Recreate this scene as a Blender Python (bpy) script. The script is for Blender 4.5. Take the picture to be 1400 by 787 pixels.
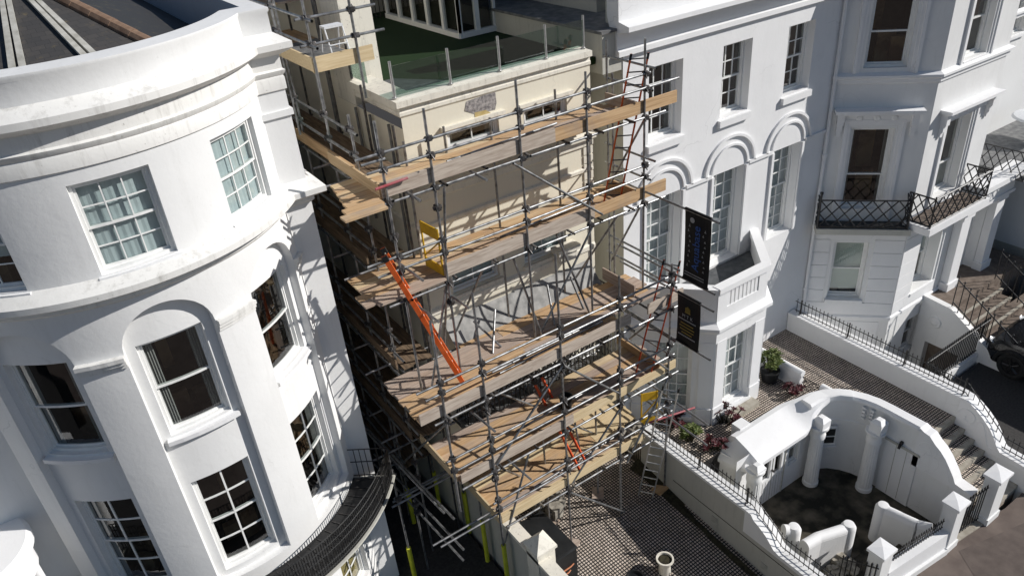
import bpy, bmesh, math, random
from math import sin, cos, pi, sqrt, radians, ceil, floor, atan2, hypot
from mathutils import Vector, Matrix
random.seed(7)
for o in list(bpy.data.objects): bpy.data.objects.remove(o)
S = bpy.context.scene; C = S.collection
# ---------------------------------------------------------------- camera
cd = bpy.data.cameras.new('camera'); cam = bpy.data.objects.new('camera', cd); C.objects.link(cam)
Rm = Matrix(((0.82123033, 0.34838091, -0.45189765), (-0.56507077, 0.38659559, -0.72886135), (-0.07921974, 0.8539172, 0.5143439)))
cam.matrix_world = Matrix.Translation((0, -12.05, 14.8)) @ Rm.to_4x4()
cd.sensor_width = 36; cd.lens = 36 * 1039.546 / 1400; cd.clip_start = 0.1; cd.clip_end = 5000
S.camera = cam
S.render.resolution_x = 1024; S.render.resolution_y = 575
# ---------------------------------------------------------------- sky and sun
SUN_EL = 33.0; SUN_DIR = Vector((0.845 * cos(radians(SUN_EL)), -0.535 * cos(radians(SUN_EL)), sin(radians(SUN_EL))))
W = bpy.data.worlds.new('World'); S.world = W; W.use_nodes = True
nt = W.node_tree; bg = nt.nodes['Background']
sky = nt.nodes.new('ShaderNodeTexSky'); sky.sky_type = 'NISHITA'; sky.sun_disc = False
sky.sun_elevation = radians(SUN_EL); sky.sun_rotation = atan2(0.845, -0.535)
sky.air_density = 1.0; sky.dust_density = 0.3; sky.ozone_density = 3.5
nt.links.new(sky.outputs['Color'], bg.inputs['Color']); bg.inputs['Strength'].default_value = 0.054
sd = bpy.data.lights.new('sun', 'SUN'); sd.energy = 4.5; sd.angle = radians(0.5); sd.color = (1.0, 0.965, 0.92)
sun = bpy.data.objects.new('sun', sd); C.objects.link(sun)
sun.rotation_euler = SUN_DIR.to_track_quat('Z', 'Y').to_euler(); sun.location = SUN_DIR * 60
S.view_settings.view_transform = 'Standard'; S.view_settings.look = 'None'
S.view_settings.exposure = 0.12; S.view_settings.gamma = 1.0
S.render.engine = 'CYCLES'
# ---------------------------------------------------------------- materials
def newmat(name):
    m = bpy.data.materials.new(name); m.use_nodes = True
    return m, m.node_tree.nodes, m.node_tree.links, m.node_tree.nodes['Principled BSDF']
def ramp(N, L, src, stops):
    r = N.new('ShaderNodeValToRGB'); e = r.color_ramp.elements
    while len(e) < len(stops): e.new(0.5)
    for k, (p, c) in enumerate(stops): e[k].position = p; e[k].color = (*c, 1)
    L.new(src, r.inputs['Fac']); return r.outputs['Color']
def noise(N, L, scale, detail=4, co='Object', stretch=None, rough=0.55):
    tc = N.new('ShaderNodeTexCoord'); n = N.new('ShaderNodeTexNoise')
    n.inputs['Scale'].default_value = scale; n.inputs['Detail'].default_value = detail; n.inputs['Roughness'].default_value = rough
    if stretch:
        mp = N.new('ShaderNodeMapping'); mp.inputs['Scale'].default_value = stretch
        L.new(tc.outputs[co], mp.inputs['Vector']); L.new(mp.outputs['Vector'], n.inputs['Vector'])
    else: L.new(tc.outputs[co], n.inputs['Vector'])
    return n.outputs['Fac']
def bump(N, L, B, src, strength=0.2, dist=0.01):
    b = N.new('ShaderNodeBump'); b.inputs['Strength'].default_value = strength; b.inputs['Distance'].default_value = dist
    L.new(src, b.inputs['Height']); L.new(b.outputs['Normal'], B.inputs['Normal'])
def mixc(N, L, fac, a, b):
    m = N.new('ShaderNodeMix'); m.data_type = 'RGBA'
    if hasattr(fac, 'links') or not isinstance(fac, (int, float)): L.new(fac, m.inputs[0])
    else: m.inputs[0].default_value = fac
    for v, i in ((a, 6), (b, 7)):
        if isinstance(v, tuple): m.inputs[i].default_value = (*v, 1)
        else: L.new(v, m.inputs[i])
    return m.outputs[2]
def speck(name, c1, c2, rough=0.8, scale=3.0, bscale=60, bstr=0.15, metal=0.0, stretch=None, spec=0.3, lo=0.35, hi=0.65):
    m, N, L, B = newmat(name)
    L.new(ramp(N, L, noise(N, L, scale, 6, stretch=stretch), [(lo, c1), (hi, c2)]), B.inputs['Base Color'])
    B.inputs['Roughness'].default_value = rough; B.inputs['Metallic'].default_value = metal; B.inputs['Specular IOR Level'].default_value = spec
    if bstr: bump(N, L, B, noise(N, L, bscale, 3), bstr, 0.006)
    return m
def painted(name, c, grime=(0.30, 0.28, 0.24), amount=0.12, gscale=1.3, thr=0.60, rough=0.62):
    """render paint: broad tone change, streaks of run-off and small grime spots"""
    m, N, L, B = newmat(name)
    c2 = tuple(v * 0.93 for v in c)
    base = ramp(N, L, noise(N, L, 0.9, 5), [(0.3, c2), (0.7, c)])
    st = ramp(N, L, noise(N, L, 2.2, 6, stretch=(3.0, 3.0, 0.35), rough=0.7), [(0.52, (0, 0, 0)), (0.85, (1, 1, 1))])
    sp = ramp(N, L, noise(N, L, gscale * 9, 8, rough=0.75), [(thr, (0, 0, 0)), (thr + 0.10, (1, 1, 1))])
    mx = N.new('ShaderNodeMath'); mx.operation = 'MULTIPLY_ADD'; L.new(sp, mx.inputs[0]); mx.inputs[1].default_value = 1.0; L.new(st, mx.inputs[2])
    am = N.new('ShaderNodeMath'); am.operation = 'MULTIPLY'; am.use_clamp = True; L.new(mx.outputs[0], am.inputs[0]); am.inputs[1].default_value = amount
    L.new(mixc(N, L, am.outputs[0], base, grime), B.inputs['Base Color'])
    col = mixc(N, L, am.outputs[0], base, grime)
    tc = N.new('ShaderNodeTexCoord'); wv = N.new('ShaderNodeTexNoise'); wv.inputs['Scale'].default_value = 1.8; wv.inputs['Detail'].default_value = 4; L.new(tc.outputs['Object'], wv.inputs['Vector'])
    ad = N.new('ShaderNodeVectorMath'); ad.operation = 'MULTIPLY_ADD'; L.new(wv.outputs['Color'], ad.inputs[0]); ad.inputs[1].default_value = (0.7, 0.7, 0.7); L.new(tc.outputs['Object'], ad.inputs[2])
    vo = N.new('ShaderNodeTexVoronoi'); vo.feature = 'DISTANCE_TO_EDGE'; vo.inputs['Scale'].default_value = 0.55; L.new(ad.outputs[0], vo.inputs['Vector'])
    ck = ramp(N, L, vo.outputs['Distance'], [(0.0, (1, 1, 1)), (0.006, (0, 0, 0))]); wh_ = ramp(N, L, noise(N, L, 0.7, 2), [(0.54, (0, 0, 0)), (0.66, (.35, .35, .35))])
    mu2 = N.new('ShaderNodeMath'); mu2.operation = 'MULTIPLY'; L.new(ck, mu2.inputs[0]); L.new(wh_, mu2.inputs[1]); col = mixc(N, L, mu2.outputs[0], col, tuple(v * .45 for v in c))
    vp = N.new('ShaderNodeTexVoronoi'); vp.inputs['Scale'].default_value = 0.8; L.new(ad.outputs[0], vp.inputs['Vector'])
    sv = N.new('ShaderNodeSeparateColor'); L.new(vp.outputs['Color'], sv.inputs[0]); pt = ramp(N, L, sv.outputs[0], [(0.70, (0, 0, 0)), (0.74, (.6, .6, .6))]); col = mixc(N, L, pt, col, tuple(v * .93 for v in c))
    L.new(col, B.inputs['Base Color']); B.inputs['Roughness'].default_value = rough; B.inputs['Specular IOR Level'].default_value = 0.35
    hs = N.new('ShaderNodeMath'); hs.operation = 'MULTIPLY_ADD'; L.new(noise(N, L, 1.6, 3), hs.inputs[0]); hs.inputs[1].default_value = 3.0; L.new(noise(N, L, 16, 5), hs.inputs[2])
    bump(N, L, B, hs.outputs[0], 0.16, 0.014)
    return m
M_WHITE = painted('white_render', (0.80, 0.80, 0.79), amount=0.16)
M_WHITE2 = painted('white_render_clean', (0.82, 0.82, 0.82), amount=0.09)
M_LEDGE = painted('weathered_white_ledge', (0.78, 0.77, 0.74), grime=(0.13, 0.115, 0.085), amount=0.6, gscale=1.5, thr=0.61)
M_CREAM = painted('cream_render', (0.80, 0.75, 0.62), grime=(0.40, 0.36, 0.28), amount=0.14)
M_CREAMT = painted('cream_trim', (0.80, 0.76, 0.66), grime=(0.16, 0.14, 0.11), amount=0.55, thr=0.58)
M_STAINSHADE = painted('grey_render_and_recess_shade', (0.50, 0.49, 0.44), grime=(0.20, 0.19, 0.16), amount=0.5)  # stained grey render; also painted on the recess walls as their shade
M_FRAME = speck('white_gloss_paint', (0.76, 0.76, 0.74), (0.82, 0.82, 0.80), 0.35, 6, bstr=0.0, spec=0.5)
M_LEAD = speck('weathered_lead', (0.11, 0.112, 0.115), (0.22, 0.22, 0.215), 0.6, 5, bstr=0.2)
M_LEADP = speck('pale_lead_flashing', (0.34, 0.33, 0.29), (0.50, 0.49, 0.45), 0.6, 6, bstr=0.2)
M_IRON = speck('black_iron_paint', (0.012, 0.012, 0.013), (0.025, 0.024, 0.023), 0.4, 9, bstr=0.0, spec=0.5)
M_STEEL = speck('galvanised_tube', (0.15, 0.153, 0.157), (0.40, 0.405, 0.41), 0.40, 7, bstr=0.0, metal=0.75, spec=0.5)
M_STEELD = speck('dull_coupler_steel', (0.05, 0.05, 0.052), (0.14, 0.13, 0.125), 0.5, 12, bstr=0.0, metal=0.6, spec=0.5)
M_STEELR = speck('red_marked_tube', (0.34, 0.05, 0.06), (0.40, 0.16, 0.17), 0.5, 7, bstr=0.0)
M_YEL = speck('yellow_tube_padding', (0.50, 0.52, 0.03), (0.66, 0.66, 0.06), 0.5, 4, bstr=0.0)
M_GATEY = speck('yellow_gate_paint', (0.55, 0.33, 0.02), (0.70, 0.43, 0.03), 0.5, 6, bstr=0.0)
M_ORANGE = speck('orange_fibreglass', (0.50, 0.06, 0.02), (0.72, 0.11, 0.03), 0.45, 6, bstr=0.0)
M_ORANGEB = speck('bright_orange_fibreglass', (0.72, 0.11, 0.02), (0.86, 0.17, 0.04), 0.45, 6, bstr=0.0)
M_LEADC = speck('pale_canopy_lead', (0.20, 0.20, 0.195), (0.38, 0.375, 0.36), 0.7, 4, bstr=0.3)
M_ALU = speck('ladder_aluminium', (0.42, 0.42, 0.42), (0.58, 0.58, 0.57), 0.35, 10, bstr=0.0, metal=0.7)
M_ASPH = speck('asphalt', (0.035, 0.033, 0.032), (0.06, 0.057, 0.055), 0.9, 18, bstr=0.4, bscale=140)
M_PAVE = speck('brown_pavement', (0.115, 0.09, 0.078), (0.16, 0.128, 0.11), 0.9, 2.2, bstr=0.4, bscale=150)
M_ASPH2 = speck('patched_pavement', (0.098, 0.078, 0.068), (0.135, 0.108, 0.094), 0.9, 3.2, bstr=0.4, bscale=150)
M_SOIL = speck('dark_soil', (0.02, 0.018, 0.012), (0.055, 0.05, 0.028), 1.0, 14, bstr=0.7, bscale=50)
M_COURT = speck('mossy_courtyard_paving', (0.022, 0.021, 0.015), (0.135, 0.115, 0.085), 0.85, 1.9, bstr=0.5, bscale=30, lo=0.40, hi=0.66)
M_STONE = speck('stone_treads', (0.30, 0.27, 0.22), (0.42, 0.39, 0.33), 0.85, 5, bstr=0.3)
M_BROWNT = speck('brown_tile_tread', (0.13, 0.10, 0.08), (0.20, 0.16, 0.13), 0.8, 5, bstr=0.2)
M_CLAY = speck('clay_ridge_tile', (0.17, 0.105, 0.07), (0.27, 0.18, 0.125), 0.9, 7, bstr=0.4)
M_TURF = speck('artificial_turf', (0.005, 0.019, 0.004), (0.012, 0.036, 0.007), 0.95, 160, bstr=0.6, bscale=260)
M_DECKG = speck('grey_roof_deck', (0.075, 0.08, 0.085), (0.125, 0.13, 0.135), 0.9, 6, bstr=0.2)
M_MEMB = speck('shade_blue_roof', (0.10, 0.12, 0.16), (0.13, 0.155, 0.20), 0.6, 3, bstr=0.1)  # flat roof in parapet shadow; the blue skylit shade is painted into the colour
M_CHAR = speck('charcoal_plastic', (0.010, 0.011, 0.012), (0.018, 0.019, 0.02), 0.5, 4, bstr=0.0)
M_BARE = speck('bare_stained_masonry', (0.13, 0.12, 0.125), (0.42, 0.39, 0.37), 0.95, 15, bstr=0.7, bscale=30)
M_OCHRE = speck('ochre_render_scar', (0.42, 0.31, 0.12), (0.50, 0.40, 0.20), 0.9, 9, bstr=0.3)
M_RUST = speck('rust_stain', (0.30, 0.13, 0.03), (0.50, 0.36, 0.20), 0.9, 9, bstr=0.0)
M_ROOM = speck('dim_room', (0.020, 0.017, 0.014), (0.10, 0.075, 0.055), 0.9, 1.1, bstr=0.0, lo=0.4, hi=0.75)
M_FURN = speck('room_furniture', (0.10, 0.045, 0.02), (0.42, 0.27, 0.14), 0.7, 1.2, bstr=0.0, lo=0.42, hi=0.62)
M_CURTN = speck('grey_curtain', (0.30, 0.30, 0.29), (0.46, 0.45, 0.43), 0.8, 3, bstr=0.0, stretch=(6, 6, .3))
M_BLIND = speck('pale_blue_blind', (0.60, 0.68, 0.70), (0.72, 0.79, 0.81), 0.8, 1.5, bstr=0.0, stretch=(6, 6, .3))
M_NET = speck('pale_green_roller_blind', (0.60, 0.66, 0.60), (0.68, 0.73, 0.68), 0.8, 1.5, bstr=0.0)
M_CURT = speck('white_shutter', (0.62, 0.64, 0.66), (0.74, 0.75, 0.76), 0.7, 3, bstr=0.0, stretch=(6, 6, .3))
M_BANNER = speck('black_banner_cloth', (0.008, 0.008, 0.009), (0.014, 0.014, 0.015), 0.7, 3, bstr=0.0)
M_TBLUE = speck('banner_blue_ink', (0.03, 0.09, 0.30), (0.04, 0.11, 0.36), 0.6, 5, bstr=0.0)
M_TWHITE = speck('banner_white_ink', (0.34, 0.34, 0.34), (0.42, 0.42, 0.42), 0.6, 5, bstr=0.0)
M_TGOLD = speck('banner_gold_ink', (0.30, 0.22, 0.05), (0.38, 0.28, 0.07), 0.6, 5, bstr=0.0)
M_BLACKP = speck('black_tube_cap', (0.02, 0.02, 0.02), (0.03, 0.03, 0.03), 0.5, 5, bstr=0.0)
M_COPPER = speck('copper_hose', (0.42, 0.15, 0.07), (0.55, 0.22, 0.11), 0.5, 6, bstr=0.0)
M_RUBBLE = speck('pale_rubble', (0.20, 0.18, 0.15), (0.42, 0.39, 0.33), 0.95, 8, bstr=0.5)
M_RED = speck('dark_red_leaf', (0.035, 0.006, 0.010), (0.10, 0.018, 0.022), 0.5, 9, bstr=0.0)
M_GREEN = speck('green_leaf', (0.05, 0.085, 0.02), (0.13, 0.15, 0.04), 0.6, 9, bstr=0.0)
M_CAR = speck('black_car_paint', (0.006, 0.006, 0.007), (0.009, 0.009, 0.010), 0.12, 4, bstr=0.0, spec=0.7)
M_TYRE = speck('tyre_rubber', (0.012, 0.012, 0.012), (0.02, 0.02, 0.02), 0.8, 9, bstr=0.0)
M_RIM = speck('dark_alloy', (0.05, 0.05, 0.052), (0.08, 0.08, 0.082), 0.3, 9, bstr=0.0, metal=0.8)
M_LAMP = speck('headlamp_lens', (0.45, 0.46, 0.47), (0.6, 0.6, 0.6), 0.1, 9, bstr=0.0, spec=0.8)
def slate():
    m, N, L, B = newmat('slate_roof')
    b = N.new('ShaderNodeTexBrick'); tc = N.new('ShaderNodeTexCoord'); L.new(tc.outputs['UV'], b.inputs['Vector'])
    b.inputs['Scale'].default_value = 1.0; b.inputs['Brick Width'].default_value = 0.2; b.inputs['Row Height'].default_value = 0.13; b.inputs['Mortar Size'].default_value = 0.004
    b.inputs['Color1'].default_value = (0.050, 0.048, 0.047, 1); b.inputs['Color2'].default_value = (0.066, 0.061, 0.057, 1); b.inputs['Mortar'].default_value = (0.032, 0.031, 0.03, 1)
    sp = ramp(N, L, noise(N, L, 5, 7, rough=.7), [(0.58, (0, 0, 0)), (0.72, (1, 1, 1))])
    L.new(mixc(N, L, sp, b.outputs['Color'], (0.13, 0.105, 0.06)), B.inputs['Base Color']); B.inputs['Roughness'].default_value = 0.6
    bump(N, L, B, b.outputs['Fac'], 0.3, -0.006); return m
M_SLATE = slate()
def wood(name, along):
    m, N, L, B = newmat(name)
    oi = N.new('ShaderNodeObjectInfo'); tc = N.new('ShaderNodeTexCoord'); mp = N.new('ShaderNodeMapping'); n = N.new('ShaderNodeTexNoise')
    mp.inputs['Scale'].default_value = (1.2, 26, 26) if along == 'x' else (26, 1.2, 26)
    ad = N.new('ShaderNodeVectorMath'); ad.operation = 'ADD'; L.new(tc.outputs['Object'], ad.inputs[0])
    cm = N.new('ShaderNodeCombineXYZ'); ml = N.new('ShaderNodeMath'); ml.operation = 'MULTIPLY'; ml.inputs[1].default_value = 37; L.new(oi.outputs['Random'], ml.inputs[0])
    for k in range(3): L.new(ml.outputs[0], cm.inputs[k])
    L.new(cm.outputs[0], ad.inputs[1]); L.new(ad.outputs[0], mp.inputs['Vector']); L.new(mp.outputs[0], n.inputs['Vector'])
    n.inputs['Scale'].default_value = 1.0; n.inputs['Detail'].default_value = 5
    fresh = ramp(N, L, n.outputs['Fac'], [(0.3, (0.40, 0.25, 0.13)), (0.7, (0.62, 0.43, 0.25))])
    grey = ramp(N, L, n.outputs['Fac'], [(0.3, (0.31, 0.235, 0.19)), (0.7, (0.50, 0.41, 0.345))])
    pale = ramp(N, L, n.outputs['Fac'], [(0.3, (0.50, 0.37, 0.22)), (0.7, (0.68, 0.54, 0.35))])
    pick = ramp(N, L, oi.outputs['Random'], [(0.0, (0, 0, 0)), (0.3, (0.15, .15, .15)), (0.45, (1, 1, 1))])
    pick2 = ramp(N, L, oi.outputs['Random'], [(0.82, (0, 0, 0)), (0.9, (1, 1, 1))])
    c = mixc(N, L, pick2, mixc(N, L, pick, grey, fresh), pale)
    n2 = N.new('ShaderNodeTexNoise'); n2.inputs['Scale'].default_value = 2.3; n2.inputs['Detail'].default_value = 5; L.new(ad.outputs[0], n2.inputs['Vector'])
    dirt = ramp(N, L, n2.outputs['Fac'], [(0.5, (0, 0, 0)), (0.75, (0.6, 0.6, 0.6))])
    L.new(mixc(N, L, dirt, c, (0.30, 0.25, 0.215)), B.inputs['Base Color']); B.inputs['Roughness'].default_value = 0.85; B.inputs['Specular IOR Level'].default_value = 0.2
    bump(N, L, B, n.outputs['Fac'], 0.25, 0.004); return m
M_WX = wood('scaffold_board_timber', 'x'); M_WY = wood('scaffold_board_timber_cross', 'y')
M_WD = speck('shade_dark_alley_board', (0.10, 0.07, 0.045), (0.22, 0.155, 0.10), 0.9, 1.6, bstr=0.25, stretch=(16, 1.5, 16))  # board timber with the alley's shade put into a darker colour
M_NEW = speck('fresh_sawn_timber', (0.56, 0.43, 0.25), (0.68, 0.55, 0.35), 0.8, 1.4, bstr=0.2, stretch=(1.5, 22, 22))
M_PLY = speck('weathered_plank_face', (0.36, 0.29, 0.235), (0.54, 0.465, 0.39), 0.85, 1.6, bstr=0.3, stretch=(1.5, 16, 16))
def tiles():
    m, N, L, B = newmat('chequered_tile'); tc = N.new('ShaderNodeTexCoord'); sx = N.new('ShaderNodeSeparateXYZ'); L.new(tc.outputs['Object'], sx.inputs[0])
    f = []
    for k in (0, 1):
        d = N.new('ShaderNodeMath'); d.operation = 'DIVIDE'; d.inputs[1].default_value = 0.074; L.new(sx.outputs[k], d.inputs[0])
        fr = N.new('ShaderNodeMath'); fr.operation = 'FRACT'; L.new(d.outputs[0], fr.inputs[0])
        g = N.new('ShaderNodeMath'); g.operation = 'GREATER_THAN'; g.inputs[1].default_value = 0.38; L.new(fr.outputs[0], g.inputs[0]); f.append(g.outputs[0])
    mu = N.new('ShaderNodeMath'); mu.operation = 'MULTIPLY'; L.new(f[0], mu.inputs[0]); L.new(f[1], mu.inputs[1])
    lt = ramp(N, L, noise(N, L, 3, 6), [(0.3, (0.52, 0.44, 0.36)), (0.7, (0.72, 0.62, 0.53))])
    sc_ = N.new('ShaderNodeVectorMath'); sc_.operation = 'SCALE'; sc_.inputs['Scale'].default_value = 1 / 0.074; L.new(tc.outputs['Object'], sc_.inputs[0])
    fl_ = N.new('ShaderNodeVectorMath'); fl_.operation = 'FLOOR'; L.new(sc_.outputs[0], fl_.inputs[0])
    wn = N.new('ShaderNodeTexWhiteNoise'); wn.noise_dimensions = '2D'; L.new(fl_.outputs[0], wn.inputs['Vector'])
    lt = mixc(N, L, ramp(N, L, wn.outputs['Value'], [(0.55, (0, 0, 0)), (1.0, (.55, .55, .55))]), lt, (0.24, 0.19, 0.155))
    stn = ramp(N, L, noise(N, L, 1.1, 7, rough=.7), [(0.52, (0, 0, 0)), (0.70, (.6, .6, .6))]); lt = mixc(N, L, stn, lt, (0.17, 0.145, 0.12))
    L.new(mixc(N, L, mu.outputs[0], (0.014, 0.012, 0.011), lt), B.inputs['Base Color']); B.inputs['Roughness'].default_value = 0.75
    return m
M_TILE = tiles()
def glass(name, tint=(0.80, 0.84, 0.83), refl=1.0):
    m, N, L, B = newmat(name); N.remove(B); out = N['Material Output']
    t = N.new('ShaderNodeBsdfTransparent'); t.inputs[0].default_value = (*tint, 1)
    g = N.new('ShaderNodeBsdfGlossy'); g.inputs['Roughness'].default_value = 0.03; g.inputs[0].default_value = (refl, refl, refl, 1)
    lw_ = N.new('ShaderNodeLayerWeight'); lw_.inputs['Blend'].default_value = 0.5
    pw = N.new('ShaderNodeMath'); pw.operation = 'POWER'; L.new(lw_.outputs['Facing'], pw.inputs[0]); pw.inputs[1].default_value = 4.0
    fr = N.new('ShaderNodeMath'); fr.operation = 'MULTIPLY_ADD'; L.new(pw.outputs[0], fr.inputs[0]); fr.inputs[1].default_value = 0.9; fr.inputs[2].default_value = 0.09
    mx = N.new('ShaderNodeMixShader'); L.new(fr.outputs[0], mx.inputs[0]); L.new(t.outputs[0], mx.inputs[1]); L.new(g.outputs[0], mx.inputs[2])
    nb = N.new('ShaderNodeBump'); nb.inputs['Strength'].default_value = 0.054; nb.inputs['Distance'].default_value = 0.02
    L.new(noise(N, L, 1.7, 1), nb.inputs['Height']); L.new(nb.outputs[0], g.inputs['Normal'])
    L.new(mx.outputs[0], out.inputs['Surface']); return m
M_GLASS = glass('window_glass', (0.70, 0.74, 0.73)); M_BAL = glass('balustrade_glass', (0.66, 0.76, 0.72))
# ---------------------------------------------------------------- mesh helpers
ORG = {}
PLOT = (1.0, Vector((0, 0, 0)))     # drawing scale and plot origin of the building under construction
class MB:
    def __init__(s): s.v = []; s.f = []; s.uv = None
    def face(s, *pts):
        b = len(s.v); s.v += [tuple(p) for p in pts]; s.f.append(tuple(range(b, b + len(pts))))
    def grid(s, rows, close=False):
        b = len(s.v); n = len(rows[0])
        for r in rows: s.v += [tuple(p) for p in r]
        for i in range(len(rows) - 1):
            for j in range(n if close else n - 1):
                k = (j + 1) % n
                s.f.append((b + i * n + j, b + i * n + k, b + (i + 1) * n + k, b + (i + 1) * n + j))
    def hexa(s, p):                       # 8 corners: bottom ring 0-3, top ring 4-7
        b = len(s.v); s.v += [tuple(q) for q in p]
        for f in ((3, 2, 1, 0), (4, 5, 6, 7), (0, 1, 5, 4), (1, 2, 6, 5), (2, 3, 7, 6), (3, 0, 4, 7)): s.f.append(tuple(b + i for i in f))
    def box(s, x0, x1, y0, y1, z0, z1): s.hexa([(x0, y0, z0), (x1, y0, z0), (x1, y1, z0), (x0, y1, z0), (x0, y0, z1), (x1, y0, z1), (x1, y1, z1), (x0, y1, z1)])
    def prism(s, poly, z0, z1):
        b = len(s.v); n = len(poly)
        s.v += [(x, y, z0) for x, y in poly] + [(x, y, z1) for x, y in poly]
        s.f.append(tuple(b + i for i in range(n))[::-1]); s.f.append(tuple(b + n + i for i in range(n)))
        for i in range(n): s.f.append((b + i, b + (i + 1) % n, b + n + (i + 1) % n, b + n + i))
    def tube(s, p0, p1, r=0.024, n=8, r2=None):
        p0 = Vector(p0); p1 = Vector(p1); d = (p1 - p0).normalized(); a = d.orthogonal().normalized(); c = d.cross(a); r2 = r if r2 is None else r2
        R0 = [p0 + r * (a * cos(2 * pi * k / n) + c * sin(2 * pi * k / n)) for k in range(n)]
        R1 = [p1 + r2 * (a * cos(2 * pi * k / n) + c * sin(2 * pi * k / n)) for k in range(n)]
        b = len(s.v); s.v += [tuple(q) for q in R0 + R1]
        for k in range(n): s.f.append((b + k, b + (k + 1) % n, b + n + (k + 1) % n, b + n + k))
        s.f.append(tuple(b + k for k in range(n))[::-1]); s.f.append(tuple(b + n + k for k in range(n)))
    def path(s, pts, r, n=6):
        for a, c in zip(pts[:-1], pts[1:]): s.tube(a, c, r, n)
    def lathe(s, cx, cy, prof, n=20):
        s.grid([[(cx + r * cos(2 * pi * k / n), cy + r * sin(2 * pi * k / n), z) for k in range(n)] for r, z in prof], True)
    def build(s, name, mat, parent=None, smooth=False, org=None, uvs=None):
        vs = [Vector(v) * PLOT[0] + PLOT[1] for v in s.v]
        if org is None:
            lo = Vector([min(v[k] for v in vs) for k in range(3)]); hi = Vector([max(v[k] for v in vs) for k in range(3)])
            org = Vector(((lo.x + hi.x) / 2, (lo.y + hi.y) / 2, lo.z))
        else: org = Vector(org)
        me = bpy.data.meshes.new(name); me.from_pydata([tuple(v - org) for v in vs], [], s.f)
        bm = bmesh.new(); bm.from_mesh(me)
        bmesh.ops.remove_doubles(bm, verts=bm.verts, dist=0.0004)
        bmesh.ops.recalc_face_normals(bm, faces=bm.faces) if not smooth == 'keep' else None
        if smooth:
            for f in bm.faces: f.smooth = True
            for e in bm.edges:
                e.smooth = not (len(e.link_faces) != 2 or e.calc_face_angle(3) > (smooth if isinstance(smooth, float) else 0.6))
        bm.to_mesh(me); bm.free(); me.materials.append(mat)
        o = bpy.data.objects.new(name, me); C.objects.link(o)
        if parent: o.parent = parent; o.location = org - ORG[parent]
        else: o.location = org
        ORG[o] = org; return o
HILL = (1.12, Vector((0, 1.446, -1.776)))     # the right hand terrace, its gardens and pavement stand back and lower
FLAT = (1.0, Vector((0, 0, 0)))
def thing(name, loc, label, cat, group=None):
    loc = tuple(Vector(loc) * PLOT[0] + PLOT[1]); o = bpy.data.objects.new(name, None); C.objects.link(o); o.location = loc; ORG[o] = Vector(loc); o.empty_display_size = 0.2
    o['label'] = label; o['category'] = cat
    if group: o['group'] = group
    return o
def tag(o, label, cat, group=None):
    o['label'] = label; o['category'] = cat
    if group: o['group'] = group
    return o
def struct(o): o['kind'] = 'structure'; return o
def copy_tree(o, parent=None, delta=None, label=None):
    c = o.copy(); C.objects.link(c); c.parent = parent
    ORG[c] = ORG[o] + (delta or Vector()); 
    if delta and parent is None: c.location = o.location + delta
    if label: c['label'] = label
    for ch in list(o.children): copy_tree(ch, c, delta)
    return c
# facade mapping: M(u, z, d) with u along the wall (viewer's left to right), d into the wall
def flat(ox, oy, dx, dy):
    n = hypot(dx, dy); dx /= n; dy /= n
    return lambda u, z, d: Vector((ox + dx * u - dy * d, oy + dy * u + dx * d, z))
def drum(cx, cy, R): return lambda u, z, d: Vector((cx + (R - d) * sin(u), cy - (R - d) * cos(u), z))
def val(t, u): return t(u) if callable(t) else t
def facade(mb, M, u0, u1, z0, z1, ops, du, skip_reveal=False):
    br = {u0, u1}
    n = max(1, ceil((u1 - u0) / du - 1e-6)); br |= {u0 + (u1 - u0) * k / n for k in range(n + 1)}
    for o in ops:
        br |= {o['u0'], o['u1']}
        if callable(o['zt']): br |= {o['u0'] + (o['u1'] - o['u0']) * (0.5 - 0.5 * cos(pi * k / 16)) for k in range(17)}
    br = sorted(b for b in br if u0 - 1e-6 <= b <= u1 + 1e-6); c = [br[0]]
    for b in br[1:]:
        if b - c[-1] > 1e-4: c.append(b)
    for a, b in zip(c[:-1], c[1:]):
        m = (a + b) / 2; za = zb = z0
        for o in sorted((o for o in ops if o['u0'] < m < o['u1']), key=lambda o: o['zb']):
            if o['zb'] > za + 1e-4: mb.face(M(a, za, 0), M(b, zb, 0), M(b, o['zb'], 0), M(a, o['zb'], 0))
            ta, tb = val(o['zt'], a), val(o['zt'], b); d = o['d']
            if o['zb'] > z0 + 1e-4: mb.face(M(a, o['zb'], 0), M(b, o['zb'], 0), M(b, o['zb'], d), M(a, o['zb'], d))
            mb.face(M(a, ta, d), M(b, tb, d), M(b, tb, 0), M(a, ta, 0))
            za, zb = ta, tb
        mb.face(M(a, za, 0), M(b, zb, 0), M(b, z1, 0), M(a, z1, 0))
    for o in ops:
        for u in (o['u0'], o['u1']):
            t = val(o['zt'], u); mb.face(M(u, o['zb'], 0), M(u, o['zb'], o['d']), M(u, t, o['d']), M(u, t, 0))
def op(u0, u1, zb, zt, d=0.2): return dict(u0=u0, u1=u1, zb=zb, zt=zt, d=d)
def bar(mb, M, ua, ub, za, zb, da, db, su=1.0, step=0.3):
    n = max(1, ceil((ub - ua) * su / step)) if su != 1.0 else 1
    for k in range(n):
        a = ua + (ub - ua) * k / n; b = ua + (ub - ua) * (k + 1) / n
        mb.hexa([M(a, za, da), M(b, za, da), M(b, za, db), M(a, za, db), M(a, zb, da), M(b, zb, da), M(b, zb, db), M(a, zb, db)])
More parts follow.
